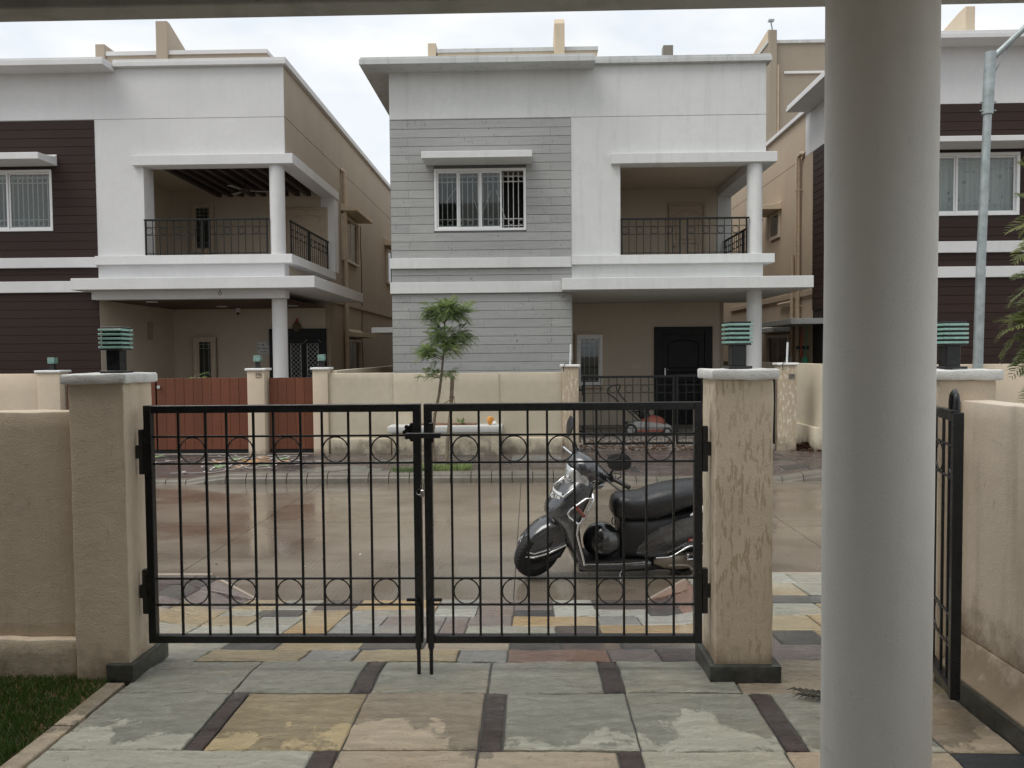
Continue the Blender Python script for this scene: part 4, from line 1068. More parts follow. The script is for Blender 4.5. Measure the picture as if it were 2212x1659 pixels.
# ---- right house, brown boards, mirrored corner
hr = thing('house', 'brown clad house with a beige side wall, seen on both sides of the round column', 'house', (8, 15, -0.13), 'villas across the road')
XR = 6.78
lf = left(XR); lf2 = left(XR - 0.075)
mb = MB(); mb.box(XR, 12, 15.0, 15.02, 6.24, 7.36)
mb.box(XR - 0.0, XR + 0.02, 15.02, 19.15, 6.32, 7.36); mb.build('front_wall', M['white_clean'], hr)
mb = MB(); wn = (6.98, 9.36, 4.13, 5.32)
wall_holes(mb, XR + .001, 12, -0.3, 6.24, 15.0, 15.22, [(wn[0] + .01, wn[1] - .01, wn[2] + .01, wn[3] - .01)])
mb.box(XR + .001, XR + .22, 15.22, 18.6, -0.3, 6.31); mb.build('cladding_backing', M['gap_brown'], hr)
mb = MB().box(XR + .021, 12, 16.3, 19.15, 6.3, 7.34).box(XR + .3, 12, 16.3, 18.6, -0.3, 6.3).box(XR, 12, 18.6, 42, -0.3, 6.31).box(XR + .012, 12, 18.6, 42, 6.31, 6.325).box(XR, 12, 19.15, 42, 6.325, 7.34)
mb.box(XR + .021, 12, 15.02, 16.3, 6.5, 7.34).box(XR + .3, 12, 15.22, 16.3, -0.3, 4.12)
mb.build('side_wall', M['beige_warm'], hr)
planks(hr, XR, 11.5, 6.235, 3.637, front(15.0), M['plank_brown'], (wn[0] - .002, wn[1] + .002, wn[2] - .002, wn[3] + .002))
planks(hr, XR, 11.5, 3.417, 3.16, front(15.0), M['plank_brown'], pitch=0.13)
planks(hr, XR, 11.5, 2.944, 0.9, front(15.0), M['plank_brown'])
planks(hr, 15.0, 18.6, 6.30, 2.55, lf, M['plank_brown'], th=0.02, gap=0.012)
MB().box(XR - 0.02, 11.5, 14.93, 15.0, 3.42, 3.635).build('band', M['white_clean'], hr, bevel=0.006)
MB().box(XR - 0.02, 11.5, 14.93, 15.0, 2.947, 3.157).build('band', M['white_clean'], hr, bevel=0.006)
mb = MB().box(6.2, 12, 14.55, 18.85, 7.30, 7.385).box(6.215, 12, 14.575, 18.83, 7.385, 7.44); mb.build('roof_overhang', M['white_clean'], hr, bevel=0.004)
mb = MB().box(XR - 0.09, XR + 0.2, 18.85, 42.1, 7.34, 7.44); mb.build('coping', M['white_clean'], hr, bevel=0.004)
window(hr, front(15.0), *wn, 4, curtain=True, step=0.098, fw=0.06, gr=0.0065)
sunshade(hr, front(15.0), 6.9, 9.6, 5.375, 5.475, 0.6, M['white_clean'])
mb = MB(); mb.prism([(14.95, 7.4), (18.3, 7.4), (14.95 + .25, 8.02), (14.95, 8.04)], 8.27, 8.45, 'x'); mb.build('roof_fin', M['cream_new'], hr, bevel=0.006)
# stair tower
mb = MB().box(XR, 11, 22.15, 25.9, 7.34, 10.22).box(XR, XR + 0.2, 22.0, 22.15, 7.34, 10.55)
mb.build('stair_tower', M['taupe'], hr, bevel=0.004)
MB().box(XR - 0.03, 11, 22.1, 26.0, 10.22, 10.31).build('tower_coping', M['coping'], hr, bevel=0.004)
mb = MB(); mb.prism([(22.16, 10.31), (25.9, 10.31), (22.16, 10.62)], XR, XR + .15, 'x'); mb.build('tower_parapet', M['cream_new'], hr)
MB().box(XR + 0.44, 11, 22.10, 22.15, 9.37, 9.44).build('string_course', M['white_clean'], hr, bevel=0.01)
pipe(hr, [(XR + 0.25, 22.08, 9.6), (XR + 0.25, 22.08, 7.4)], 0.04)
m2 = MB(); m2.tube([(XR + 0.1, 22.07, 10.54), (XR + 0.05, 22.07, 10.8)], 0.02, 6); m2.box(XR - 0.02, XR + 0.13, 22.0, 22.12, 10.8, 10.85); m2.build('roof_bracket', M['galv'], hr)
# left side wall: pipes, small window, awnings
pipe(hr, [(XR - 0.0, 19.2, 6.40), (XR - 0.06, 19.25, 6.42), (XR - 0.09, 19.4, 6.36), (XR - 0.09, 19.4, -0.2)], 0.062, (5.55, 3.4, 2.7), (0.09, -0.12, 0))
pipe(hr, [(XR - 0.07, 19.85, 4.02), (XR - 0.07, 19.85, -0.2)], 0.05, (2.55,), (0.07, 0.1, 0))
pipe(hr, [(XR - 0.07, 19.9, 2.83), (XR - 0.07, 20.9, 2.83)], 0.04)
pipe(hr, [(XR - 0.03, 19.5, 3.5), (XR - 0.03, 20.6, 3.42)], 0.012)
m2 = MB(lf); m2.box(21.0, 21.8, -0.05, 0, 4.65, 5.37); sw = m2.build('window', M['frame_beige'], hr, bevel=0.004)
MB(lf).box(21.1, 21.7, -0.056, -0.045, 4.75, 5.27).build('pane', M['pane_dark'], sw)
sunshade(hr, lf, 20.9, 22.2, 5.38, 5.50, 0.5, M['cream'])
w = window(hr, lf2, 20.1, 21.9, 0.9, 2.02, 2, frame=M['frame_beige'], fw=0.05, grid=False, room=False, glass=M['pane_dark'], proud=0.012)
sunshade(hr, lf, 20.15, 22.3, 2.08, 2.2, 0.45, M['coping'])
MB().box(XR - 0.75, XR, 17.9, 20.1, 2.2, 2.33).build('canopy', M['coping'], hr, bevel=0.005)
MB(lf).box(18.6, 26, -0.05, 0, 2.92, 3.05).build('string_course', M['beige_warm'], hr, bevel=0.006)

# ------------------------------------------------------------------ boundary walls across the road
def far_pillar(label, x0, x1, ztop, mat, capmat, group='gate pillars across the road'):
    return gate_pillar('gate_pillar', label, x0, x1, 13.08, 13.36, ztop, mat, 0.035, 0.03, None, capmat, group, 0.0015, -0.3)
far_pillar('fresh cream pillar at the far left end of the brown wooden gate', -8.50, -8.10, 1.345, M['cream_new'], M['cap_new'])
f176 = far_pillar('fresh cream pillar bearing house number 176 between the two brown wooden gates', -4.845, -4.545, 1.352, M['cream_new'], M['cap_new'])
far_pillar('fresh cream pillar at the right end of the small brown wooden gate', -3.715, -3.455, 1.358, M['cream_new'], M['cap_new'])
far_pillar('peeling cream pillar with a broken white pipe on top, left of the far black gate', 0.556, 0.832, 1.372, M['cream_peel'], M['cap'])
f177 = far_pillar('peeling cream pillar bearing house number 177, right of the far black gate', 4.221, 4.509, 1.372, M['cream_peel'], M['cap'])
for x, y, lab in ((-8.30, 13.22, 'small far pillar lamp at the left, above the cream wall'), (-4.70, 13.22, 'small far pillar lamp above house number 176'), (-3.585, 13.22, 'small far pillar lamp in front of the mesh door')):
    z = 1.346 if x < -8 else (1.352 if x < -4 else 1.358)
    place_lamp(lab, (x, y, z), R(2))
def number_plate(label, body, x0, x1, z0, z1):
    t = thing('number_plaque', label, 'house number', ((x0 + x1) / 2, 13.075, (z0 + z1) / 2))
    MB().box(x0, x1, 13.066, 13.0785, z0, z1).build('plaque', M['mat_tan'] if body == '176' else M['concrete'], t, bevel=0.002)
    lettering('number', body, 0.062, t, (0.0, -0.011, -0.004), (R(90), 0, 0), M['ink'])
number_plate('tan plaque with the number 176 on the pillar between the brown gates', '176', -4.695, -4.59, 1.2, 1.302)
number_plate('grey plaque with the number 177 on the peeling pillar', '177', 4.373, 4.467, 1.103, 1.19)
for x, lab in ((0.70, 'broken white conduit stub with loose wires on the pillar left of the far gate'), (4.38, 'broken white conduit stub with loose wires on the pillar with number 177')):
    t = thing('conduit_stub', lab, 'pipe', (x, 13.22, 1.37))
    m2 = MB(); m2.tube([(x, 13.2, 1.36), (x + 0.012, 13.2, 1.72)], 0.018, 8); m2.build('pipe', M['white_plastic'], t, smooth=50)
    m2 = MB(); m2.tube([(x + 0.02, 13.19, 1.38), (x + 0.07, 13.18, 1.44), (x + 0.06, 13.18, 1.5)], 0.011, 6); m2.tube([(x - 0.02, 13.16, 1.385), (x - 0.09, 13.05, 1.40), (x - 0.13, 13.04, 1.33), (x - 0.12, 13.04, 1.25)], 0.006, 5); m2.tube([(x + 0.05, 13.17, 1.46), (x + 0.01, 13.17, 1.43), (x + 0.06, 13.16, 1.42), (x + 0.03, 13.16, 1.385)], 0.006, 5)
    m2.build('wires', M['black_plastic'], t, smooth=50)

def fwall(label, x0, x1, z1, mat, ledge=None, ridge=()):
    t = thing('boundary_wall', label, 'wall', ((x0 + x1) / 2, 13.2, -0.12))
    rough((x0, x1, 13.13, 13.27, -0.3, z1), 'panel', mat, t, 0.003, 14, 0.01)
    for a, b in (ledge or ()):
        rough((a, b, 13.03, 13.14, -0.3, 0.135), 'base_ledge', mat, t, 0.006, 12, 0.015)
    for x in ridge: MB().box(x - 0.006, x + 0.006, 13.12, 13.132, -0.1, z1 - 0.01).build('joint_ridge', mat, t)
fwall('cream boundary wall of the left plot, left of the grey boarded house', -3.455, -2.34, 1.255, M['cream_far'], [(-3.4, -2.37)])
fwall('cream boundary wall under the grey boards behind the young tree', -2.34, 0.556, 1.243, M['cream_far'], [(-0.48, 0.556)], (-0.525,))
fwall('fresh cream boundary wall at the far left', -14, -8.50, 1.287, M['cream_new'])
fwall('fresh cream boundary wall on the far right behind the lamp post', 6.0, 14, 1.322, M['cream_new'])
bw = thing('boundary_wall', 'dark side wall running back between the middle and right plots', 'wall', (4.95, 15, -0.12))
rough((4.86, 5.0, 13.0, 22, -0.3, 1.35), 'panel', M['cream_far'], bw, 0.003, 20); rough((4.78, 4.87, 13.0, 22, -0.3, 0.28), 'base_ledge', M['cream_far'], bw, 0.005, 20)
bw = thing('boundary_wall', 'side wall running back between the left and middle plots', 'wall', (-3.3, 17, -0.12))
rough((-3.46, -3.34, 13.28, 22, -0.3, 1.30), 'panel', M['cream_far'], bw, 0.003, 16)
# planter box
pb = thing('planter_box', 'stained masonry planter with a white top slab against the cream wall', 'planter', (-1.42, 12.9, -0.12))
rough((-2.30, -0.50, 12.74, 13.13, -0.25, 0.262), 'box', paint('mouldy_plaster', (0.56, 0.49, 0.37), (0.07, 0.065, 0.055), 0.75, mott=0.1, bump=0.6, bottom=(-0.12, 0.3, (0.07, 0.062, 0.055))), pb, 0.004, 16)
rough((-2.375, -0.462, 12.70, 13.128, 0.262, 0.372), 'slab', M['kerb_white'], pb, 0.002, 14)
rough((-2.0, -0.9, 12.86, 13.1, 0.36, 0.395), 'soil', M['soil'], pb, 0.012, 14, 0.012, 16)

# ------------------------------------------------------------------ gates across the road
def wood_gate(label, u0, u1, z0, z1, n, loc, latch=None, group='brown wooden gates across the road'):
    t = thing('wooden_gate', label, 'gate', loc, group)
    Y = 13.22
    mb = MB().box(u0, u1, Y + .02, Y + .05, z0, z0 + 0.115).box(u0, u0 + .04, Y + .02, Y + .05, z0 + .115, z1 - .02).box(u1 - .04, u1, Y + .02, Y + .05, z0 + .115, z1 - .02).box(u0 + .04, u1 - .04, Y + .02, Y + .05, z1 - .10, z1 - .06)
    mb.build('frame', M['iron_far'], t)
    st = (u1 - u0 - 0.01) / n
    for k in range(n):
        g = rnd.uniform(0.003, 0.007)
        MB().box(u0 + .005 + st * k + g / 2, u0 + .005 + st * (k + 1) - g / 2, Y - rnd.uniform(0, .004), Y + .019, z0 + 0.112, z1 + rnd.uniform(-.004, .004)).build('plank', M['gate_wood'], t, bevel=0.002)
    if latch:
        m2 = MB(); m2.lathe((latch[0], Y - 0.012, latch[1]), [(0.002, -0.03), (0.03, -0.03), (0.035, 0.012)], 14, 'y'); m2.build('latch', M['steel'], t, smooth=40)
    return t
wood_gate('left leaf of the big red brown plank gate, mostly hidden behind the near pillar', -8.07, -6.50, -0.165, 1.19, 10, (-8.07, 13.22, -0.12))
wood_gate('right leaf of the big red brown plank gate with a round latch at its top', -6.485, -4.875, -0.165, 1.19, 10, (-4.87, 13.22, -0.12), (-6.43, 1.04))
wood_gate('narrow red brown plank gate between two fresh cream pillars', -4.52, -3.74, -0.165, 1.186, 5, (-4.52, 13.22, -0.12))
fg0 = thing('gate_leaf', 'left leaf of the far black iron gate, in front of the lawn mower', 'gate', (0.90, 13.22, -0.1), 'leaves of the far black gate')
xf1 = lambda u, d, z: (u, 13.22 + d, z)
bars = [1.087 + 0.1365 * k for k in range(10)]
rg = [((bars[i] + bars[i + 1]) / 2, z) for i in (0, 2, 4, 6, 8) for z in (0.945, 0.205)]
gate_leaf(fg0, 0.915, 2.485, -0.012, 1.172, bars, rg, (1.012, 0.877, 0.272, 0.137), rr=0.062, br=0.006, mat=M['iron_far'], xf=xf1)
m2 = MB(); 
for z in (0.93, 0.22): m2.box(0.845, 0.914, 13.2, 13.24, z - .012, z + .012).box(0.895, 0.914, 13.19, 13.25, z - .09, z + .09)
m2.build('hinge', M['iron_far'], fg0)
fg1 = thing('gate_leaf', 'right leaf of the far black iron gate, in front of the dark front door', 'gate', (4.2, 13.22, -0.1), 'leaves of the far black gate')
bars = [2.675 + 0.137 * k for k in range(11)]
rg = [((bars[i] + bars[i + 1]) / 2, z) for i in (0, 2, 4, 6, 8) for z in (0.945, 0.205)]
gate_leaf(fg1, 2.505, 4.19, -0.012, 1.18, bars, rg, (1.012, 0.877, 0.272, 0.137), rr=0.062, br=0.006, mat=M['iron_far'], xf=xf1)

# ------------------------------------------------------------------ small things on the far pavement
mh = thing('manhole_cover', 'round dark manhole cover set in pale concrete on the far pavement', 'manhole', (-2.86, 11.16, PAVZ))
MB().box(-3.2, -2.42, 10.995, 11.42, PAVZ - .03, PAVZ + 0.006).build('concrete_frame', M['tile_grey'], mh, bevel=0.004)
m2 = MB(); m2.lathe((-2.86, 11.17, PAVZ), [(0.2, 0.004), (0.2, 0.014), (0.19, 0.02), (0.01, 0.02)], 32)
m2.build('lid', M['concrete'], mh, smooth=30)
dc = thing('drain_cover', 'pale patterned drain cover slab on the far pavement near the peeling pillar', 'drain cover', (0.1, 12.4, PAVZ))
MB().box(-0.28, 0.5, 12.2, 12.62, PAVZ - .03, PAVZ + .008).build('slab', M['tile_grey'], dc, bevel=0.004)
for i in range(6):
    for j in range(3):
        MB().box(-0.25 + .123 * i, -0.16 + .123 * i, 12.235 + .125 * j, 12.33 + .125 * j, PAVZ + .008, PAVZ + .013).build('stud', M['tile_grey'], dc)

def rangoli():
    t = thing('rangoli', 'chalk rangoli of white curls with green and orange petals on the tiles before the gates', 'chalk drawing', (-4.9, 12.0, PAVZ))
    wh = simple('white_chalk', (0.45, 0.43, 0.43), 0.9, mott=0.45); gr = simple('green_chalk', (0.17, 0.25, 0.12), 0.9, mott=0.5); og = simple('orange_chalk', (0.33, 0.19, 0.09), 0.9, mott=0.5)
    def ribbon(pts, w, mat, nm, dz):
        vs = []; n = len(pts)
        for i, (x, y) in enumerate(pts):
            a = pts[min(i + 1, n - 1)]; b = pts[max(i - 1, 0)]
            d = Vector((a[0] - b[0], a[1] - b[1])); d.normalize()
            for s in (-1, 1): vs.append((x - d.y * w * s, y + d.x * w * s, zp(x, y) + dz))
        MB().add(vs, [(2 * i, 2 * i + 1, 2 * i + 3, 2 * i + 2) for i in range(n - 1)]).build(nm, mat, t)
    def flower(cx, cy, r, mat, n=8):
        vs = [(cx, cy, zp(cx, cy) + .0085)]
        for k in range(n * 6):
            a = 2 * math.pi * k / (n * 6); q = r * (0.7 + 0.3 * math.cos(n * a)); x, y = cx + q * math.cos(a), cy + q * math.sin(a)
            vs.append((x, y, zp(x, y) + .0085))
        m = n * 6
        MB().add(vs, [(0, 1 + k, 1 + (k + 1) % m) for k in range(m)]).build('petal', mat, t)
    def curl(x0, y0, x1, y1, loops, r, w=0.011, dz=.011):
        pts = []
        n = loops * 22
        for k in range(n + 1):
            f = k / n; a = f * loops * 2 * math.pi
            pts.append((x0 + (x1 - x0) * f + r * math.sin(a) * 1.15, y0 + (y1 - y0) * f + r * (1 - math.cos(a)) * 0.9 - r))
        ribbon(pts, w, wh, 'chalk_line', dz)
    cx, cy = -4.42, 12.05
    flower(cx, cy, 0.34, og, 8); 
    for a in range(8): flower(cx + 0.52 * math.cos(a * .785), cy + 0.48 * math.sin(a * .785), 0.15, gr if a % 2 else og, 5)
    for rr, lo in ((0.42, 12), (0.68, 14)):
        pts = [(cx + (rr + 0.07 * math.sin(lo * a)) * math.cos(a), cy + (rr * .95 + 0.07 * math.sin(lo * a)) * math.sin(a)) for a in [2 * math.pi * k / 200 for k in range(201)]]
        ribbon(pts, 0.012, wh, 'chalk_line', .011)
    curl(-5.35, 11.33, -3.75, 11.36, 5, 0.07); curl(-5.35, 12.7, -3.7, 12.75, 6, 0.06); curl(-3.6, 11.7, -3.3, 12.1, 3, 0.06)
    curl(-6.45, 11.5, -5.6, 12.35, 6, 0.06); flower(-6.3, 12.3, 0.22, gr, 5); flower(-6.25, 12.75, 0.14, gr, 4); curl(-6.6, 12.95, -5.0, 12.98, 8, 0.03)
rangoli()

def frond_mesh(name, mat, L=0.34, n=11, seed=1):
    """one fern-like leaf: an arching midrib with toothed leaflets on both sides; base at origin, grows along +X"""
    r2 = random.Random(seed); vs, fs = [], []
    def cpt(t): return Vector((L * t, 0.03 * L * math.sin(t * 5), 0.22 * L * t - 0.75 * L * t * t))
    for i in range(8):
        a, b = cpt(i / 8), cpt((i + 1) / 8); w = 0.0035 * (1 - i / 9); k = len(vs)
        vs += [tuple(a + Vector((0, -w, 0))), tuple(a + Vector((0, w, 0))), tuple(b + Vector((0, w, 0))), tuple(b + Vector((0, -w, 0)))]; fs.append((k, k + 1, k + 2, k + 3))
    for i in range(n):
        t = 0.15 + 0.83 * i / (n - 1); o = cpt(t); ll = L * (0.42 * math.sin(math.pi * min(1, 0.2 + t * 0.75)) + 0.04) * r2.uniform(0.8, 1.1)
        for s in (-1, 1):
            ang = R(52 - 18 * t); d = Vector((math.cos(ang), s * math.sin(ang), -0.18 + r2.uniform(-0.1, 0.12))); d.normalize()
            pe = Vector((-d.y, d.x, 0)); pe.normalize(); w = ll * 0.075
            k = len(vs)
            q1, q2, q3 = o + d * ll * 0.35, o + d * ll * 0.7, o + d * ll + Vector((0, 0, -ll * 0.15))
            vs += [tuple(p) for p in (o, q1 + pe * w, q1 - pe * w, q2 + pe * w * .8, q2 - pe * w * .8, q3)]
            fs += [(k, k + 2, k + 1), (k + 1, k + 2, k + 4, k + 3), (k + 3, k + 4, k + 5)]
            for f2, sg in ((0.3, 1), (0.3, -1), (0.6, 1), (0.6, -1)):     # side teeth of the leaflet
                b0 = o + d * ll * f2; tip = b0 + d * ll * 0.22 + pe * sg * ll * 0.17; k = len(vs)
                vs += [tuple(b0), tuple(b0 + d * ll * 0.1), tuple(tip)]; fs.append((k, k + 1, k + 2))
    me = bpy.data.meshes.new(name); me.from_pydata(vs, [], fs); me.materials.append(mat)
    return me
def fern_tree(name, label, trunk, rad, branches, fmeshes, seed, group=None, fsc=(0.8, 1.2), dens=1.0):
    r2 = random.Random(seed)
    base = trunk[0]
    t = thing(name, label, 'tree', base, group)
    m2 = MB(); m2.tube(trunk, rad, 8); m2.build('trunk', M['bark'], t, smooth=60)
    def on(f):
        f *= len(trunk) - 1; i = min(int(f), len(trunk) - 2); return Vector(trunk[i]).lerp(Vector(trunk[i + 1]), f - i)
    for (f, az, ln, up, nf) in branches:
        b0 = on(f); d = Vector((math.cos(R(az)), math.sin(R(az)), up)); d.normalize()
        tip = b0 + d * ln; mid = b0.lerp(tip, 0.5) + Vector((0, 0, 0.06 * ln))
        if ln > 0.12:
            m2 = MB(); m2.tube([b0, mid, tip], [0.009, 0.007, 0.004], 5); m2.build('branch', M['bark'], t, smooth=60)
        for k in range(int(nf * dens)):
            p = b0.lerp(tip, r2.uniform(0.25, 1.0)) + Vector((r2.uniform(-.05, .05), r2.uniform(-.05, .05), r2.uniform(-.03, .06))) if ln > 0.12 else b0 + Vector((r2.uniform(-.03, .03), r2.uniform(-.03, .03), r2.uniform(-0.02, 0.06)))
            a = R(az) + r2.uniform(-1.5, 1.5) if ln > 0.12 else r2.uniform(0, 6.28)
            o = inst('frond', r2.choice(fmeshes), t, p - Vector(base), (r2.uniform(-.6, .6), r2.uniform(-0.95, 0.5), a))
            s = r2.uniform(*fsc); o.scale = (s, s, s)
    return t
FM = [frond_mesh('frond_mesh', M['leaf'], 0.25, 10, s) for s in (1, 2, 3, 4)]
tr = [(-1.35, 11.12, -0.13), (-1.41, 11.12, 0.15), (-1.415, 11.12, 0.4), (-1.375, 11.12, 0.7), (-1.31, 11.12, 1.0), (-1.27, 11.12, 1.3), (-1.235, 11.12, 1.65), (-1.22, 11.12, 2.0), (-1.20, 11.12, 2.22)]
br = [(0.59, 200, 0.24, 0.1, 6), (0.61, 330, 0.14, 0.1, 4), (0.60, 90, 0.14, 0.1, 3), (0.69, 185, 0.30, 0.30, 8), (0.70, 160, 0.22, 0.3, 5), (0.72, 215, 0.24, 0.2, 7), (0.73, 20, 0.15, 0.3, 5), (0.73, 290, 0.18, 0.2, 7), (0.75, 345, 0.22, 0.5, 8), (0.77, 8, 0.38, 0.35, 9), (0.79, 0, 0.30, 0.5, 7), (0.79, 260, 0.18, 0.4, 9), (0.78, 150, 0.2, 0.6, 6), (0.81, 80, 0.16, 0.4, 5), (0.82, 230, 0.14, 0.5, 6),
      (0.875, 185, 0.30, 0.75, 8), (0.88, 165, 0.36, 0.85, 8), (0.89, 8, 0.28, 0.75, 8), (0.90, 350, 0.22, 0.9, 6), (0.92, 290, 0.18, 0.7, 9), (0.94, 40, 0.2, 0.8, 8), (0.95, 210, 0.16, 0.8, 8), (0.97, 330, 0.14, 1.0, 8), (1.0, 0, 0.05, 1, 16)]
fern_tree('young_tree', 'young fern leaved tree tied to a stake in the far pavement', tr, [0.026, 0.025, 0.024, 0.022, 0.02, 0.017, 0.014, 0.011, 0.006], br, FM, 5, fsc=(0.55, 1.0), dens=2.3)
sk = thing('tree_stake', 'rough wooden stake tied beside the young tree', 'stake', (-1.22, 11.18, -0.12))
m2 = MB(); m2.tube([(-1.24, 11.18, -0.2), (-1.20, 11.18, 0.3), (-1.15, 11.18, 0.75), (-1.12, 11.18, 1.24)], [0.026, 0.03, 0.027, 0.031], 7); m2.build('post', M['stake'], sk, smooth=40)
m2 = MB(); m2.tube([(-1.40, 11.10, 0.70), (-1.26, 11.12, 0.84), (-1.10, 11.14, 0.93)], 0.007, 5); m2.ring((-1.135, 11.18, 0.95), 0.036, 0.006, 'z', 12, 4); m2.ring((-1.135, 11.18, 0.92), 0.036, 0.006, 'z', 12, 4); m2.tube([(-1.10, 11.15, 0.95), (-1.09, 11.14, 0.84)], 0.005, 4)
m2.build('rope', simple('hemp_rope', (0.22, 0.16, 0.10), 0.9), sk)
make_grass('grass_tuft', -1.62, -0.86, 11.0, 11.3, PAVZ, 1500, 0.10, M['leaf'], 'tuft of grass and weeds round the foot of the young tree', 0.006)
make_grass('grass_tuft', -2.0, -1.55, 10.86, 11.1, PAVZ, 220, 0.09, M['leaf'], 'sparse weeds creeping over the far kerb left of the young tree', 0.006)

FN = [frond_mesh('near_frond_mesh', M['leaf_near'], 0.34, 15, s) for s in (4, 5, 6)]
tr2 = [(3.78, 5.4, -0.15), (3.80, 5.4, 0.8), (3.76, 5.4, 1.6), (3.74, 5.4, 2.3), (3.73, 5.4, 3.0)]
br2 = [(0.37, 185, 0.35, 0.15, 5), (0.40, 200, 0.30, 0.25, 4), (0.47, 178, 0.28, 0.3, 9), (0.50, 200, 0.34, 0.35, 10), (0.52, 150, 0.28, 0.3, 8), (0.545, 185, 0.34, 0.35, 10), (0.57, 240, 0.28, 0.3, 7), (0.585, 185, 0.28, 0.55, 9), (0.60, 160, 0.22, 0.6, 6), (0.55, 10, 0.4, 0.3, 8), (0.5, 330, 0.4, 0.3, 8),
       (0.745, 182, 0.26, 0.35, 7), (0.77, 195, 0.30, 0.35, 8), (0.79, 172, 0.26, 0.4, 8), (0.72, 190, 0.24, 0.0, 6), (0.8, 20, 0.4, 0.4, 8), (0.86, 185, 0.22, 0.5, 5), (0.93, 60, 0.3, 0.6, 8), (1.0, 0, 0.05, 1, 8)]
fern_tree('young_tree', 'fern leaved tree reaching into the frame at the right edge', tr2, [0.04, 0.035, 0.03, 0.02, 0.008], br2, FN, 9, fsc=(0.5, 0.85), dens=0.85)

gp = thing('garden_plant', 'green plant peeping over the top of the big red brown wooden gate', 'plant', (-6.1, 13.9, -0.12))
r5 = random.Random(8)
for k in range(9):
    o = inst('frond', FM[k % 4], gp, (r5.uniform(-.25, .25), r5.uniform(-.1, .1), 1.22 + r5.uniform(-.05, .1)), (r5.uniform(-.4, .4), r5.uniform(-.8, .2), r5.uniform(0, 6.28)))
m2 = MB(); m2.tube([(-6.1, 13.9, -0.12), (-6.08, 13.9, 0.6), (-6.1, 13.9, 1.25)], 0.015, 6); m2.build('stem', M['bark'], gp)
# planter plant, crumpled packet, litter
pp = thing('small_plant', 'small leafy weed growing in the white topped planter', 'plant', (-1.17, 12.93, 0.39))
r3 = random.Random(4)
for k in range(16):
    a = r3.uniform(0, 6.28); e = r3.uniform(0.2, 1.2); l = r3.uniform(0.06, 0.11)
    d = Vector((math.cos(a) * math.cos(e), math.sin(a) * math.cos(e), math.sin(e))); p = d.cross(Vector((0, 0, 1))).normalized() * l * 0.3; b0 = d * 0.04
    MB().add([b0, b0 + d * l * .5 + p, b0 + d * l, b0 + d * l * .5 - p], [(0, 1, 2, 3)]).build('leaf', M['leaf'], pp, local=True)
cp = thing('crumpled_packet', 'crumpled orange and white packet lying on the planter slab', 'packet', (-0.64, 12.87, 0.375))
m2 = MB(); m2.ball((-0.665, 12.87, 0.45), 0.06, 0.04, 0.075, 9, 7); 
m2.v = [(x + .02 * mnoise.noise((x * 40, y * 40, z * 40)), y, z + .02 * mnoise.noise((x * 31, z * 37, 3))) for x, y, z in m2.v]; m2.build('wrapper', simple('orange_wrapper', (0.62, 0.27, 0.05), 0.5, mott=0.3), cp)
m2 = MB(); m2.ball((-0.60, 12.865, 0.405), 0.045, 0.035, 0.035, 9, 6); m2.v = [(x + .02 * mnoise.noise((x * 50, y * 40, z * 40)), y, z) for x, y, z in m2.v]; m2.build('wrapper_end', M['plate'], cp)
def litter(name, label, n, fx, zfun, size, seed, kind='stuff'):
    r2 = random.Random(seed); vs, fs = [], []
    for _ in range(n):
        x, y = fx(r2); z = zfun(x, y) + r2.uniform(0.002, 0.02); a = r2.uniform(0, 6.28); s = size * r2.uniform(0.6, 1.4)
        u = Vector((math.cos(a), math.sin(a), r2.uniform(-.4, .4))) * s; v = Vector((-math.sin(a), math.cos(a), r2.uniform(-.4, .4))) * s * 0.45; c = Vector((x, y, z)); k = len(vs)
        vs += [tuple(c - u), tuple(c + v + Vector((0, 0, s * .2))), tuple(c + u), tuple(c - v + Vector((0, 0, s * .1)))]; fs.append((k, k + 1, k + 2, k + 3))
    me = bpy.data.meshes.new(name); me.from_pydata(vs, [], fs); me.materials.append(M['dry_leaf'])
    o = bpy.data.objects.new(name, me); COL.objects.link(o)
    return tag(o, label, 'leaves', kind=kind)
litter('leaf_litter', 'dry brown leaves scattered on the porch floor behind the far black gate', 900, lambda r: (r.uniform(0.9, 3.2), 13.3 + abs(r.gauss(0, 0.9))), lambda x, y: -0.13, 0.035, 2)
litter('leaf_pile', 'heap of dry brown leaves beside the pillar with number 177', 420, lambda r: (4.85 + r.gauss(0, 0.22), 13.35 + r.gauss(0, 0.16)), lambda x, y: -0.12 + max(0, 0.11 - 0.3 * math.hypot(x - 4.85, y - 13.35)), 0.06, 3)
tw = thing('fallen_twig', 'fallen dark fern twig lying on the wet paving beside the column', 'twig', (1.42, 3.36, 0.004))
m2 = MB(); m2.tube([(1.24, 3.42, 0.012), (1.36, 3.37, 0.02), (1.52, 3.33, 0.012)], 0.004, 5)
for k in range(12):
    f = k / 12; x, y = 1.24 + .28 * f, 3.42 - .09 * f
    for s in (-1, 1): m2.tube([(x, y, .014), (x - .05 + .02 * f, y + s * .03 + .015, .028), (x - .08, y + s * .04 + .02, .012)], [.004, .005, .001], 4)
m2.build('twig', simple('dark_twig', (0.05, 0.045, 0.03), 0.6), tw, smooth=60)
pbk = thing('paper_scrap', 'white scrap of packaging lying at the road edge beside the column', 'litter', (2.28, 6.1, ROADZ))
m2 = MB(); m2.ball((2.28, 6.1, ROADZ + .012), 0.07, 0.03, 0.012, 10, 5); m2.v = [(x, y, z + .01 * mnoise.noise((x * 40, y * 60, 1))) for x, y, z in m2.v]; m2.build('scrap', M['plate'], pbk)
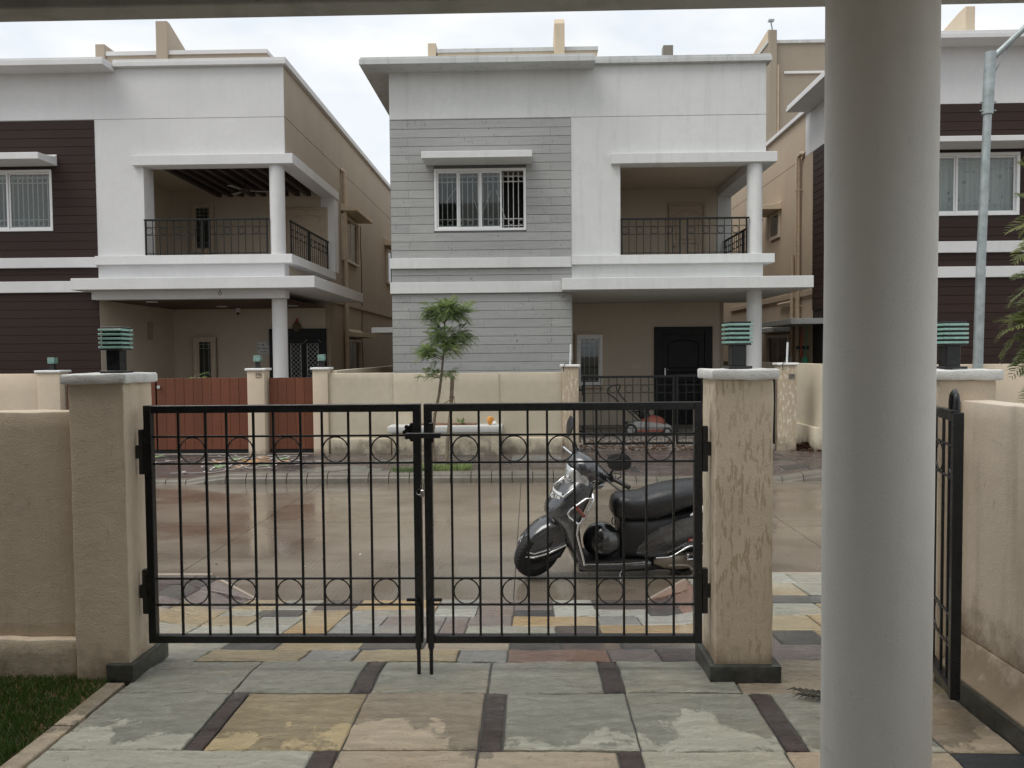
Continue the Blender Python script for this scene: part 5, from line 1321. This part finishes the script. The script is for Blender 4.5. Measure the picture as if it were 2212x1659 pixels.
# bare roadside stones
for k, (x, y) in enumerate([(-2.75, 6.6), (-1.95, 6.5), (-1.85, 6.75), (-1.55, 6.9), (-2.3, 6.35)]):
    m2 = MB(); m2.ball((x, y, ROADZ + .006), 0.012, 0.010, 0.008, 7, 5); o = m2.build('pebble', M['plate'] if k % 2 else M['concrete'])
    tag(o, ('tiny white pebble on the wet road, leftmost of the pebbles beyond the left gate leaf', 'tiny grey pebble on the wet road beside a white one', 'tiny white pebble on the wet road, nearest a grey one', 'tiny grey pebble on the wet road, rightmost of the pebbles', 'tiny white pebble on the wet road nearest the slate ramp')[k], 'pebble', 'pebbles on the road')

# lamp post
lp = thing('street_lamp', 'galvanised street lamp post with an angled arm, in front of the right house', 'lamp post', (7.42, 12.95, -0.12))
m2 = MB(); m2.tube([(7.42, 12.95, -0.15), (7.47, 12.95, 3.0), (7.545, 12.95, 5.55)], [0.082, 0.072, 0.062], 16); m2.build('pole', M['galv'], lp, smooth=60)
m2 = MB(); m2.tube([(7.54, 12.95, 5.42), (7.575, 12.95, 6.42)], 0.085, 16); m2.build('sleeve', M['galv'], lp, smooth=60)
m2 = MB()
for z in (5.62, 5.48): m2.tube([(7.42, 12.95, z), (7.68, 12.95, z)], 0.013, 6)
m2.build('bolt', M['galv'], lp)
m2 = MB(); m2.tube([(7.60, 12.95, 6.32), (8.25, 12.85, 6.95), (9.2, 12.7, 7.75)], [0.05, 0.045, 0.042], 12); m2.tube([(7.60, 12.95, 6.02), (7.75, 12.93, 6.30), (7.95, 12.9, 6.66)], 0.012, 6); m2.build('arm', M['galv'], lp, smooth=60)

# broom, brush and dustpan hung on the right house's porch wall
def tool(name, label, cat, x): return thing(name, label, cat, (x, 18.9, 1.2))
bt = tool('wall_rack', 'black tool rack on the porch wall behind pillar 177', 'rack', 6.62)
MB().box(6.48, 6.86, 18.84, 18.88, 1.62, 1.70).build('rack', M['black_plastic'], bt, bevel=0.004)
bt = tool('broom', 'red handled broom hanging on the black wall rack', 'broom', 6.58)
m2 = MB(); m2.tube([(6.60, 18.82, 2.1), (6.58, 18.82, 1.45)], [0.012, 0.02], 8); m2.build('handle', M['red_plastic'], bt, smooth=50)
bt = tool('dustpan', 'green dustpan with a long blue green handle on the black wall rack', 'dustpan', 6.66)
m2 = MB(); m2.tube([(6.73, 18.82, 2.25), (6.70, 18.82, 1.6), (6.68, 18.82, 1.42)], 0.012, 8); m2.build('handle', M['green_plastic'], bt, smooth=50)
m2 = MB(); m2.rings([[(6.62, 18.86, 1.40), (6.72, 18.86, 1.44), (6.72, 18.78, 1.43), (6.62, 18.78, 1.39)], [(6.60, 18.88, 1.12), (6.76, 18.88, 1.14), (6.76, 18.74, 1.14), (6.60, 18.74, 1.12)]]); m2.build('pan', M['green_plastic'], bt, bevel=0.008)

# lawn mower
mw = thing('lawn_mower', 'old red and grey lawn mower with a bent tube handle parked behind the far gate', 'lawn mower', (2.4, 16.0, -0.13))
m2 = MB(); m2.rings([[(x, 15.75, z0), (x, 16.25, z0), (x, 16.22, z1), (x, 15.78, z1)] for x, z0, z1 in ((2.05, -0.02, 0.10), (2.2, -0.03, 0.16), (2.5, -0.03, 0.14), (2.85, -0.02, 0.09), (2.9, 0.0, 0.05))]); m2.build('deck', M['mower_grey'], mw, bevel=0.012, seg=2, smooth=40)
m2 = MB(); m2.ball((2.55, 16.0, 0.10), 0.27, 0.22, 0.17, 18, 8, 0.0, 1.0); m2.build('cover', M['mower_red'], mw, smooth=60)
for x, y, r in ((2.06, 15.72, 0.125), (2.06, 16.28, 0.125), (2.80, 15.72, 0.085), (2.80, 16.28, 0.085)):
    m2 = MB(); m2.lathe((x, y, -0.13 + r), [(0.03, -0.025), (r * .95, -0.022), (r, -0.008), (r, 0.008), (r * .95, 0.022), (0.03, 0.025)], 20, 'y'); wh_ = m2.build('wheel', M['rubber'], mw, smooth=40)
    m2 = MB(); m2.lathe((x, y, -0.13 + r), [(0.01, -0.03), (r * .62, -0.028), (r * .62, 0.028), (0.01, 0.03)], 16, 'y'); m2.build('hub', M['mower_grey'], wh_, smooth=40)
m2 = MB(); m2.tube([(2.36, 15.82, 0.05), (1.72, 15.82, 0.66), (1.60, 15.82, 0.74), (1.60, 15.84, 0.82), (1.70, 15.87, 0.895), (1.86, 16.05, 0.905), (1.90, 16.15, 0.88), (1.86, 16.18, 0.76), (1.90, 16.18, 0.68), (2.42, 16.18, 0.08)], 0.014, 8); m2.build('handle', M['black_plastic'], mw, smooth=60)
m2 = MB(); m2.tube([(2.1, 15.82, 0.30), (2.28, 16.0, 0.36), (2.1, 16.18, 0.33)], 0.012, 6); m2.ball((2.36, 16.0, 0.34), 0.11, 0.1, 0.16, 10, 8); m2.ball((2.42, 16.0, 0.24), 0.09, 0.1, 0.1, 10, 8); m2.build('motor', M['black_plastic'], mw, smooth=40)
MB().box(2.2, 2.75, 15.745, 15.76, -0.05, 0.0).build('skirt', M['mower_red'], mw)

# ------------------------------------------------------------------ parked scooter (x forward, y to its left, z up; rear axle above the origin)
sc = thing('scooter', 'dark grey scooter parked on its side stand behind the right gate leaf', 'scooter', (1.27, 6.40, ROADZ))
STEER = R(27)
ax0, axd = Vector((1.16, 0, 0.34)), Vector((-0.45, 0, 0.893))
ROT = Matrix.Rotation(STEER, 3, axd)
def steer(x, y, z):
    v = ROT @ (Vector((x, y, z)) - ax0) + ax0
    return (v.x, v.y, v.z)
def S_(mb, nm, m, par=None, **kw):
    return mb.build(nm, m, par or sc, local=True, **kw)
def loft(mb, secs, n=20, e=2.5):
    """secs: (x, zlow, zhigh, halfwidth[, yoff]) cross sections in planes x = const, superelliptic"""
    rg = []
    for s in secs:
        x, z0, z1, w = s[:4]; yo = s[4] if len(s) > 4 else 0
        r = []
        for k in range(n):
            a = 2 * math.pi * k / n; c, d = math.cos(a), math.sin(a)
            r.append((x, yo + w * math.copysign(abs(c) ** (2 / e), c), (z0 + z1) / 2 + (z1 - z0) / 2 * math.copysign(abs(d) ** (2 / e), d)))
        rg.append(r)
    return mb.rings(rg)
def sweep(mb, secs, n=16, e=2.4):
    """secs: (x, z, tilt, halfwidth, halfthick): sections across a path in the x-z plane; tilt = path direction in degrees"""
    rg = []
    for x, z, tl, w, th in secs:
        nx, nz = -math.sin(R(tl)), math.cos(R(tl)); r = []
        for k in range(n):
            a = 2 * math.pi * k / n; c, d = math.cos(a), math.sin(a)
            y = w * math.copysign(abs(c) ** (2 / e), c); q = th * math.copysign(abs(d) ** (2 / e), d)
            r.append((x + nx * q, y, z + nz * q))
        rg.append(r)
    return mb.rings(rg)
def wheel(x, xf=None):
    m2 = MB(xf); m2.lathe((x, 0, 0.212), [(0.135, -0.038), (0.165, -0.047), (0.195, -0.043), (0.209, -0.022), (0.212, 0), (0.209, 0.022), (0.195, 0.043), (0.165, 0.047), (0.135, 0.038), (0.128, 0.0)], 36, 'y')
    w = S_(m2, 'wheel', M['rubber'], smooth=50)
    m2 = MB(xf)
    for k in range(36):
        a = 2 * math.pi * k / 36
        for s in (-1, 1):
            p = [(x + q2 * math.cos(a + q), s * (0.006 + 0.030 * q / 0.12), 0.212 + q2 * math.sin(a + q)) for q, q2 in ((0, 0.2105), (0.06, 0.2085), (0.12, 0.2005))]
            m2.tube(p, 0.0025, 4)
    S_(m2, 'tread', M['black_plastic'], w)
    m2 = MB(xf); m2.lathe((x, 0, 0.212), [(0.02, -0.04), (0.06, -0.035), (0.085, -0.02), (0.125, -0.028), (0.135, -0.036), (0.135, 0.036), (0.125, 0.028), (0.085, 0.02), (0.06, 0.045), (0.02, 0.055)], 30, 'y')
    S_(m2, 'rim', M['black_plastic'] , w, smooth=40)
    return w
wheel(0.0); wheel(1.238, steer)
# fork and front fender turn with the bars
m2 = MB(steer); m2.tube([(1.238, 0.075, 0.212), (1.17, 0.075, 0.36), (1.10, 0.05, 0.5)], 0.02, 8); m2.tube([(1.238, -0.075, 0.212), (1.17, -0.075, 0.36), (1.10, -0.05, 0.5)], 0.02, 8); m2.tube([(1.20, 0.085, 0.20), (1.10, 0.09, 0.22), (1.04, 0.085, 0.28)], [0.03, 0.035, 0.02], 8); S_(m2, 'fork', M['black_plastic'], smooth=50)
fs2 = lambda x, y, z: steer(x, y, z) if False else tuple(Matrix.Rotation(STEER * 0.35, 3, axd) @ (Vector((x, y, z)) - ax0) + ax0)
m2 = MB(fs2)
sweep(m2, [(1.385, 0.255, 105, 0.03, 0.012), (1.378, 0.285, 118, 0.065, 0.024), (1.345, 0.335, 130, 0.09, 0.034), (1.285, 0.39, 138, 0.102, 0.042), (1.215, 0.44, 146, 0.108, 0.045), (1.14, 0.475, 165, 0.11, 0.045), (1.07, 0.465, 195, 0.108, 0.045), (1.01, 0.42, 220, 0.10, 0.04)])
ff = S_(m2, 'front_fender', M['scoot'], smooth=60)
m2 = MB(fs2)     # fender sides
for s in (-1, 1):
    m2.rings([[(1.37, s * 0.075, 0.265), (1.31, s * 0.1, 0.245), (1.19, s * 0.112, 0.275), (1.08, s * 0.11, 0.3), (1.0, s * 0.1, 0.345), (1.03, s * 0.105, 0.45), (1.13, s * 0.112, 0.475), (1.24, s * 0.105, 0.425), (1.32, s * 0.09, 0.36)],
              [(1.37, s * 0.065, 0.265), (1.31, s * 0.085, 0.245), (1.19, s * 0.095, 0.275), (1.08, s * 0.095, 0.3), (1.0, s * 0.085, 0.345), (1.03, s * 0.09, 0.45), (1.13, s * 0.095, 0.475), (1.24, s * 0.09, 0.425), (1.32, s * 0.08, 0.36)]])
S_(m2, 'fender_side', M['scoot'], ff, smooth=40)
m2 = MB(fs2); m2.tube([(1.04, 0.115, 0.315), (1.18, 0.124, 0.265), (1.31, 0.112, 0.232), (1.385, 0.07, 0.235), (1.41, 0, 0.245), (1.385, -0.07, 0.235), (1.31, -0.112, 0.232), (1.18, -0.124, 0.265)], 0.009, 8)
m2.tube([(1.18, 0.122, 0.295), (1.30, 0.112, 0.265), (1.37, 0.08, 0.275), (1.40, 0.045, 0.30), (1.388, 0.015, 0.345), (1.36, 0.0, 0.375), (1.388, -0.015, 0.345), (1.40, -0.045, 0.30), (1.37, -0.08, 0.275)], 0.006, 8); S_(m2, 'fender_guard', M['chrome'], ff, smooth=60)
# front apron (leg shield)
def ring_apron(z, xf, xb, w, wf):
    """plan outline at height z: nose xf, rear edge xb, half width w at the rear, wf at the nose"""
    pts = []
    for k in range(13):
        a = -math.pi / 2 + math.pi * k / 12
        pts.append((xb + (xf - xb) * (max(math.cos(a), 0) ** 0.8), (w * abs(math.sin(a)) ** 0.9 + wf * math.cos(a) * 0.0) * (1 if a > 0 else -1), z))
    back = [(xb - 0.0, p, z) for p in (w * 0.9, 0.0, -w * 0.9)]
    return pts + [(xb + 0.03 * (1 if True else 0), w * 0.8, z), (xb + 0.05, 0, z), (xb + 0.03, -w * 0.8, z)]
lv = [(0.12, 0.935, 0.865, 0.15), (0.22, 0.985, 0.905, 0.155), (0.34, 1.04, 0.935, 0.16), (0.46, 1.10, 0.955, 0.175), (0.53, 1.165, 0.955, 0.20), (0.57, 1.19, 0.95, 0.205), (0.64, 1.175, 0.925, 0.205), (0.72, 1.12, 0.885, 0.195), (0.79, 1.055, 0.855, 0.175), (0.85, 0.985, 0.835, 0.14)]
m2 = MB(); m2.rings([ring_apron(z, a, b, w, 0) for z, a, b, w in lv]); ap = S_(m2, 'front_apron', M['scoot'], smooth=45)
m2 = MB(); m2.rings([[(b + 0.012, y * w * .93, z) for y in (-1, -.5, 0, .5, 1)] + [(b - 0.022 - 0.02 * (1 - abs(y)), y * w * .93, z) for y in (1, .5, 0, -.5, -1)] for z, a, b, w in lv if z < 0.82]); S_(m2, 'inner_shield', M['black_plastic'], smooth=45)
for s in (1, -1):    # dark grilles beside the nose
    m2 = MB()
    for k in range(3): m2.tube([(1.165 - k * .01, s * (0.10 + .005 * k), 0.585 + k * .02), (1.08, s * (0.165), 0.625 + k * .018)], 0.008, 5)
    S_(m2, 'grille', M['black_plastic'], ap)
# chrome leg guard
for s in (1, -1):
    m2 = MB(); w = s * 0.215
    m2.tube([(0.84, s * .17, 0.755), (0.845, w, 0.73), (0.885, w, 0.63), (0.915, w, 0.57), (0.955, w, 0.52), (0.965, w, 0.45), (0.94, s * .19, 0.36), (0.905, s * .175, 0.24), (0.885, s * .165, 0.16)], 0.011, 8)
    m2.tube([(0.845, w, 0.735), (0.90, w, 0.735), (1.02, w, 0.65), (1.045, w, 0.62), (1.03, w, 0.59), (0.955, w, 0.525)], 0.008, 8)
    S_(m2, 'leg_guard', M['chrome'], smooth=60)
    m2 = MB(); m2.rings([[(0.90, w + s * .0, 0.60), (0.925, w, 0.585), (0.985, w, 0.655), (0.965, w, 0.675)], [(0.90, w + s * .022, 0.60), (0.925, w + s * .022, 0.585), (0.985, w + s * .022, 0.655), (0.965, w + s * .022, 0.675)]]); S_(m2, 'indicator', M['amber'], bevel=0.004)
m2 = MB(); m2.tube([(0.99, 0.16, 0.80), (1.07, 0.16, 0.735), (1.10, 0.10, 0.74), (1.12, 0.0, 0.73)], 0.009, 8); m2.tube([(0.99, -0.16, 0.80), (1.07, -0.16, 0.735), (1.10, -0.10, 0.74), (1.12, 0.0, 0.73)], 0.009, 8); S_(m2, 'front_bar', M['chrome'], smooth=60)
# number plate, curved, on the apron
def plate():
    vs = []; n = 12
    c0 = Vector((1.075, 0, 0.725))
    for i in range(n + 1):
        a = R(-42 + 84 * i / n); x, y = 0.165 * math.cos(a) - 0.165 + 1.128, 0.165 * math.sin(a) * 1.1
        vs += [(x - 0.012, y, 0.755), (x + 0.018, y, 0.675)]
    m2 = MB(); m2.add(vs, [(2 * i, 2 * i + 1, 2 * i + 3, 2 * i + 2) for i in range(n)])
    p = S_(m2, 'number_plate', M['plate'], smooth=60)
    me = text_mesh('UFL 8185', 0.047, 'plate_number', 0.0005); me.materials.append(M['ink'])
    for v in me.vertices:
        a = -v.co.x / 0.165; h = (v.co.y) / 0.08 * -1 + 0.5
        v.co = Vector((0.167 * math.cos(a) - 0.165 + 1.128 - 0.012 + 0.03 * h + 0.002 + v.co.z, -0.165 * math.sin(-a) * 1.1 * -1 if False else 0.165 * math.sin(a) * 1.1, 0.755 - 0.08 * h))
    inst('plate_number', me, p)
plate()
me = text_mesh('HONDA', 0.028, 'maker_lettering', 0.001); me.materials.append(M['plate'])
for v in me.vertices:
    x_, y_ = v.co.x, v.co.y
    v.co = Vector((1.005 - 0.75 * y_ + 0.055 - abs(x_) * 0.25, -x_ * -1 if False else -x_ * 1.0 * -1, 0.815 + 0.7 * y_))
    v.co.y = -x_ * -1
    v.co.x += 0.012
inst('maker_lettering', me, ap)
# handlebar cowl with headlamp, turned with the bars
m2 = MB(steer)
loft(m2, [(1.00, 0.90, 0.985, 0.06), (0.985, 0.84, 1.01, 0.105), (0.955, 0.795, 1.03, 0.135), (0.92, 0.775, 1.045, 0.15), (0.87, 0.765, 1.035, 0.165), (0.82, 0.77, 1.0, 0.165), (0.76, 0.785, 0.95, 0.15), (0.71, 0.80, 0.90, 0.13)], 22, 2.4)
cw = S_(m2, 'handlebar_cowl', M['scoot'], smooth=60)
m2 = MB(steer); rgs = []
for q, k in ((0.0, 1.0), (0.012, 0.93), (0.02, 0.7), (0.024, 0.3)):
    rgs.append([(1.012 + q - 0.105 * k * max(0, abs(math.cos(a)) - .3), 0.158 * k * math.cos(a), 0.858 + k * 0.095 * math.sin(a) + (0.02 if math.sin(a) > 0 else 0) * abs(math.cos(a))) for a in [2 * math.pi * j / 28 for j in range(28)]])
m2.rings(rgs); S_(m2, 'headlamp', M['lens'], cw, smooth=60)
m2 = MB(steer); m2.ball((1.02, 0.0, 0.86), 0.02, 0.04, 0.035, 10, 8); S_(m2, 'reflector', M['chrome'], cw, smooth=60)
for s in (1, -1):
    m2 = MB(steer); m2.rings([[(0.92, s * 0.10, 0.785), (0.80, s * 0.11, 0.775), (0.74, s * 0.11, 0.80), (0.90, s * 0.12, 0.835)], [(0.925, s * 0.135, 0.79), (0.80, s * 0.15, 0.785), (0.74, s * 0.14, 0.81), (0.90, s * 0.158, 0.845)]]); S_(m2, 'indicator_lens', M['lens'], cw, bevel=0.004, smooth=40)
    m2 = MB(steer); m2.tube([(0.96, s * .10, 0.80), (0.90, s * .165, 0.86), (0.86, s * .172, 0.885)], 0.006, 6); m2.tube([(0.96, s * .10, 0.80), (0.985, s * .07, 0.93), (0.98, s * .05, 0.97)], 0.006, 6); S_(m2, 'headlamp_trim', M['chrome'], cw, smooth=60)
    m2 = MB(steer); m2.tube([(0.80, s * 0.13, 0.88), (0.765, s * 0.20, 0.90), (0.745, s * 0.24, 0.905), (0.71, s * 0.37, 0.90)], [0.014, 0.015, 0.018, 0.019], 10); S_(m2, 'grip', M['black_plastic'], smooth=60)
    m2 = MB(steer); m2.tube([(0.80, s * 0.20, 0.905), (0.81, s * 0.28, 0.90), (0.80, s * 0.39, 0.895)], [0.008, 0.007, 0.009], 8); S_(m2, 'brake_lever', M['chrome'] if s < 0 else M['black_plastic'], smooth=60)
    m2 = MB(steer); m2.box(0.745, 0.80, s * 0.19 - .025, s * 0.19 + .025, 0.88, 0.935); m2.ball((0.775, s * 0.20, 0.945), 0.028, 0.022, 0.018, 8, 6); S_(m2, 'switch_box', M['black_plastic'], bevel=0.006)
    m2 = MB(steer); m2.tube([(0.785, s * 0.205, 0.94), (0.80, s * 0.25, 1.01), (0.80, s * 0.29, 1.07)], 0.007, 8); st_ = S_(m2, 'mirror', M['black_plastic'], smooth=60)
    m2 = MB(steer)
    c_ = Vector((0.815, s * 0.325, 1.125)); u_ = Vector((-0.5, s * 0.8, 0.33)); v_ = Vector((0.0, -s * 0.4, 0.9)); u_.normalize(); v_ = (v_ - u_ * v_.dot(u_)).normalized(); w_ = u_.cross(v_)
    rgs = []
    for q, k in ((-0.018, 0.25), (-0.015, 0.7), (-0.004, 0.97), (0.006, 1.0), (0.01, 0.9)):
        rgs.append([tuple(c_ + u_ * 0.098 * k * math.copysign(abs(math.cos(a)) ** 0.8, math.cos(a)) + v_ * 0.068 * k * math.copysign(abs(math.sin(a)) ** 0.8, math.sin(a)) + w_ * q * s) for a in [2 * math.pi * j / 22 for j in range(22)]])
    m2.rings(rgs); S_(m2, 'mirror_shell', M['black_plastic'], st_, smooth=60)
m2 = MB(steer); m2.tube([(0.79, 0.15, 0.93), (0.72, 0.24, 0.99), (0.70, 0.25, 0.93), (0.77, 0.2, 0.86)], 0.005, 6); S_(m2, 'brake_cable', M['black_plastic'], smooth=60)
# floorboard and centre body
m2 = MB(); loft(m2, [(0.93, 0.115, 0.19, 0.15), (0.87, 0.10, 0.168, 0.17), (0.6, 0.098, 0.162, 0.18), (0.40, 0.105, 0.165, 0.18), (0.335, 0.115, 0.165, 0.165)], 24, 6); S_(m2, 'floorboard', M['scoot'], smooth=50)
m2 = MB().box(0.38, 0.87, -0.15, 0.15, 0.155, 0.1695); S_(m2, 'foot_mat', M['rubber'], bevel=0.004)
m2 = MB(); m2.tube([(0.88, 0.172, 0.168), (0.62, 0.183, 0.166), (0.36, 0.178, 0.17)], 0.005, 6); S_(m2, 'floor_trim', M['chrome'], smooth=60)
m2 = MB(); loft(m2, [(0.90, 0.06, 0.11, 0.09), (0.5, 0.06, 0.105, 0.13), (0.30, 0.05, 0.12, 0.12), (0.1, 0.07, 0.2, 0.1)], 16, 4); S_(m2, 'underframe', M['black_plastic'], smooth=40)
m2 = MB(); loft(m2, [(0.585, 0.40, 0.50, 0.09), (0.56, 0.165, 0.51, 0.125), (0.50, 0.16, 0.51, 0.14), (0.35, 0.16, 0.51, 0.15), (0.15, 0.22, 0.53, 0.15), (-0.1, 0.30, 0.58, 0.13), (-0.4, 0.42, 0.62, 0.10)], 20, 3.5); S_(m2, 'centre_cover', M['black_plastic'], smooth=50)
# side panels
for s in (1, -1):
    m2 = MB(); secs = [(0.50, 0.20, 0.23, 0.10), (0.44, 0.195, 0.31, 0.142), (0.36, 0.195, 0.39, 0.160), (0.24, 0.20, 0.465, 0.172), (0.10, 0.255, 0.515, 0.176), (-0.08, 0.32, 0.55, 0.172), (-0.25, 0.37, 0.58, 0.155), (-0.42, 0.43, 0.61, 0.125), (-0.55, 0.49, 0.615, 0.085)]
    rg = []
    for x, z0, z1, w in secs:
        r = []
        for k in range(9):
            f = k / 8; z = z0 + (z1 - z0) * f; bulge = math.sin(math.pi * (0.12 + 0.70 * f)) ** 0.6
            r.append((x, s * (w - 0.045 + 0.05 * bulge), z))
        r += [(x, s * 0.03, z1), (x, s * 0.03, z0)]
        rg.append(r)
    m2.rings(rg); sp = S_(m2, 'side_panel', M['scoot'], smooth=50)
    m2 = MB(); m2.tube([(0.30, s * 0.170, 0.195), (0.20, s * 0.178, 0.20), (0.165, s * 0.18, 0.21), (0.06, s * 0.182, 0.275), (0.03, s * 0.184, 0.29), (-0.12, s * 0.18, 0.315), (-0.30, s * 0.165, 0.36), (-0.45, s * 0.13, 0.42)], 0.008, 8); S_(m2, 'side_trim', M['chrome'], sp, smooth=60)
    m2 = MB(); m2.tube([(0.30, s * 0.174, 0.30), (0.22, s * 0.178, 0.335)], [0.002, 0.006], 5); m2.tube([(0.26, s * 0.175, 0.285), (0.20, s * 0.179, 0.31)], [0.002, 0.006], 5); S_(m2, 'vent', M['black_plastic'], sp)
    me = text_mesh('Activa', 0.06, 'model_lettering', 0.002); me.materials.append(M['chrome'])
    inst('model_lettering', me, sp, (-0.10, s * 0.1815, 0.435), (R(90), R(-14) if s > 0 else R(14), R(180) if s > 0 else 0), (1.25, 0.9, 1))
    me = text_mesh('HET', 0.022, 'badge', 0.001); me.materials.append(M['plate'])
    m2 = MB().box(-0.03, 0.04, s * 0.178, s * 0.182, 0.33, 0.352); bg_ = S_(m2, 'badge_plate', M['red_plastic'], sp)
    inst('badge', me, bg_, (0.005, s * 0.1835, 0.341), (R(90), 0, R(180) if s > 0 else 0))
m2 = MB(); m2.lathe((-0.105, 0.178, 0.505), [(0.002, 0.006), (0.016, 0.004), (0.018, -0.004)], 14, 'y'); S_(m2, 'lock', M['steel'], smooth=40)
# seat
m2 = MB(); loft(m2, [(0.645, 0.545, 0.635, 0.05), (0.625, 0.51, 0.675, 0.10), (0.58, 0.49, 0.70, 0.135), (0.50, 0.485, 0.697, 0.148), (0.40, 0.483, 0.70, 0.15), (0.30, 0.482, 0.738, 0.16), (0.20, 0.515, 0.758, 0.163), (0.08, 0.56, 0.776, 0.163), (-0.08, 0.61, 0.785, 0.158), (-0.25, 0.60, 0.785, 0.145), (-0.40, 0.63, 0.77, 0.115), (-0.46, 0.66, 0.745, 0.07)], 24, 2.7)
S_(m2, 'seat', M['seat'], smooth=70)
m2 = MB(); m2.tube([(0.625, 0.02, 0.50), (0.64, 0.03, 0.47), (0.632, 0.04, 0.445), (0.612, 0.04, 0.445), (0.605, 0.03, 0.48)], 0.005, 6); S_(m2, 'bag_hook', M['black_plastic'], smooth=60)
# grab rail, tail
m2 = MB()
sweep_pts = lambda s: [(0.03, s * 0.165, 0.545), (-0.06, s * 0.178, 0.60), (-0.2, s * 0.178, 0.645), (-0.38, s * 0.15, 0.69), (-0.52, s * 0.08, 0.715), (-0.55, 0, 0.72)]
for s in (1, -1): m2.tube(sweep_pts(s), [0.008, 0.028, 0.03, 0.024, 0.018, 0.018], 10)
S_(m2, 'grab_rail', M['white_plastic'], smooth=60)
m2 = MB(); loft(m2, [(-0.52, 0.46, 0.64, 0.10), (-0.58, 0.49, 0.63, 0.09), (-0.61, 0.52, 0.60, 0.06)], 18, 3); S_(m2, 'tail_lamp', M['amber'], smooth=50)
m2 = MB(); loft(m2, [(-0.30, 0.30, 0.46, 0.05), (-0.45, 0.26, 0.45, 0.06), (-0.56, 0.16, 0.30, 0.07), (-0.60, 0.12, 0.20, 0.07)], 14, 4); S_(m2, 'rear_mudguard', M['black_plastic'], smooth=50)
# engine side, stand, kick lever, footrest
m2 = MB(); loft(m2, [(0.30, 0.12, 0.165, 0.03, 0.10), (0.22, 0.085, 0.195, 0.045, 0.11), (0.10, 0.07, 0.20, 0.05, 0.115), (-0.04, 0.08, 0.20, 0.05, 0.115), (-0.10, 0.11, 0.18, 0.035, 0.11)], 18, 3); eg = S_(m2, 'engine_cover', M['engine'], smooth=50)
m2 = MB(); m2.tube([(0.19, 0.16, 0.12), (0.10, 0.168, 0.125), (0.02, 0.165, 0.115), (-0.01, 0.19, 0.085)], 0.012, 6); S_(m2, 'kick_lever', M['engine'], eg, smooth=50)
m2 = MB(); loft(m2, [(0.35, 0.09, 0.22, 0.09), (0.2, 0.08, 0.30, 0.10), (0.05, 0.15, 0.32, 0.09), (-0.12, 0.2, 0.32, 0.06)], 14, 3); S_(m2, 'engine_block', M['black_plastic'], smooth=40)
m2 = MB(); m2.box(-0.18, 0.06, 0.16, 0.235, 0.185, 0.205).box(0.045, 0.062, 0.16, 0.235, 0.20, 0.245); S_(m2, 'foot_rest', M['steel'], bevel=0.006)
m2 = MB(); m2.tube([(0.28, 0.05, 0.06), (0.10, 0.06, 0.05), (-0.02, 0.05, 0.08)], 0.016, 6); m2.tube([(0.15, 0.09, 0.06), (0.05, 0.12, 0.025)], 0.012, 6); S_(m2, 'centre_stand', M['black_plastic'], smooth=50)
m2 = MB(); m2.tube([(0.545, 0.10, 0.10), (0.57, 0.17, 0.03), (0.60, 0.235, -0.045)], 0.012, 8); m2.box(0.585, 0.64, 0.22, 0.265, -0.052, -0.042); S_(m2, 'side_stand', M['black_plastic'], smooth=50)
m2 = MB(); m2.tube([(0.555, 0.115, 0.095), (0.59, 0.15, 0.06), (0.58, 0.185, 0.02)], 0.006, 6); S_(m2, 'stand_spring', M['steel'], smooth=50)
sc.rotation_euler = (R(-9.5), 0, R(189))
bpy.context.view_layer.update()
# helmet standing on the floorboard
hm = thing('helmet', 'black full face helmet with a smoked visor lying on the scooter floorboard', 'helmet', (0, 0, 0))
hm.location = sc.matrix_world @ Vector((0.735, 0.055, 0.171)); hm.rotation_euler = (R(-5), R(4), R(-12)); hm.scale = (1.08, 1.08, 1.06)
H_ = lambda mb, nm, m, par=None, **k: mb.build(nm, m, par or hm, local=True, **k)
# helmet frame: +x is its face (towards the seat), z up, base at 0
m2 = MB(); rg = []
for i in range(13):
    f = i / 12; a = -0.95 + f * (math.pi / 2 + 0.95); q = max(math.cos(a), 0.01); z = 0.135 + 0.138 * math.sin(a)
    rg.append([(0.138 * q * math.cos(t) * (1.08 if math.cos(t) > 0 and f < .55 else 1) , 0.115 * q * math.sin(t), z) for t in [2 * math.pi * k / 28 for k in range(28)]])
m2.rings(rg); shell = H_(m2, 'shell', M['helmet'], smooth=70)
m2 = MB(); vs = []
for i in range(9):
    f = i / 8; el = R(-22 + 54 * f)
    for k in range(17):
        az = R(-78 + 156 * k / 16)
        vs.append((0.150 * math.cos(el) * math.cos(az), 0.121 * math.cos(el) * math.sin(az), 0.135 + 0.142 * math.sin(el)))
m2.add(vs, [(i * 17 + k, i * 17 + k + 1, (i + 1) * 17 + k + 1, (i + 1) * 17 + k) for i in range(8) for k in range(16)]); H_(m2, 'visor', M['visor'], smooth=70)
for s in (1, -1):
    m2 = MB(); m2.lathe((-0.02, s * 0.117, 0.145), [(0.002, s * 0.012), (0.022, s * 0.01), (0.028, 0.0)], 18, 'y'); H_(m2, 'visor_pivot', M['black_plastic'], smooth=50)
m2 = MB(); m2.rings([[(-0.02, y, 0.268), (0.04, y * .9, 0.262), (0.085, y * .7, 0.238), (0.085, y * .7, 0.230), (0.03, y * .9, 0.252), (-0.02, y, 0.258)] for y in (-0.035, 0, 0.035)]); H_(m2, 'air_vent', M['helmet'], bevel=0.003, smooth=50)
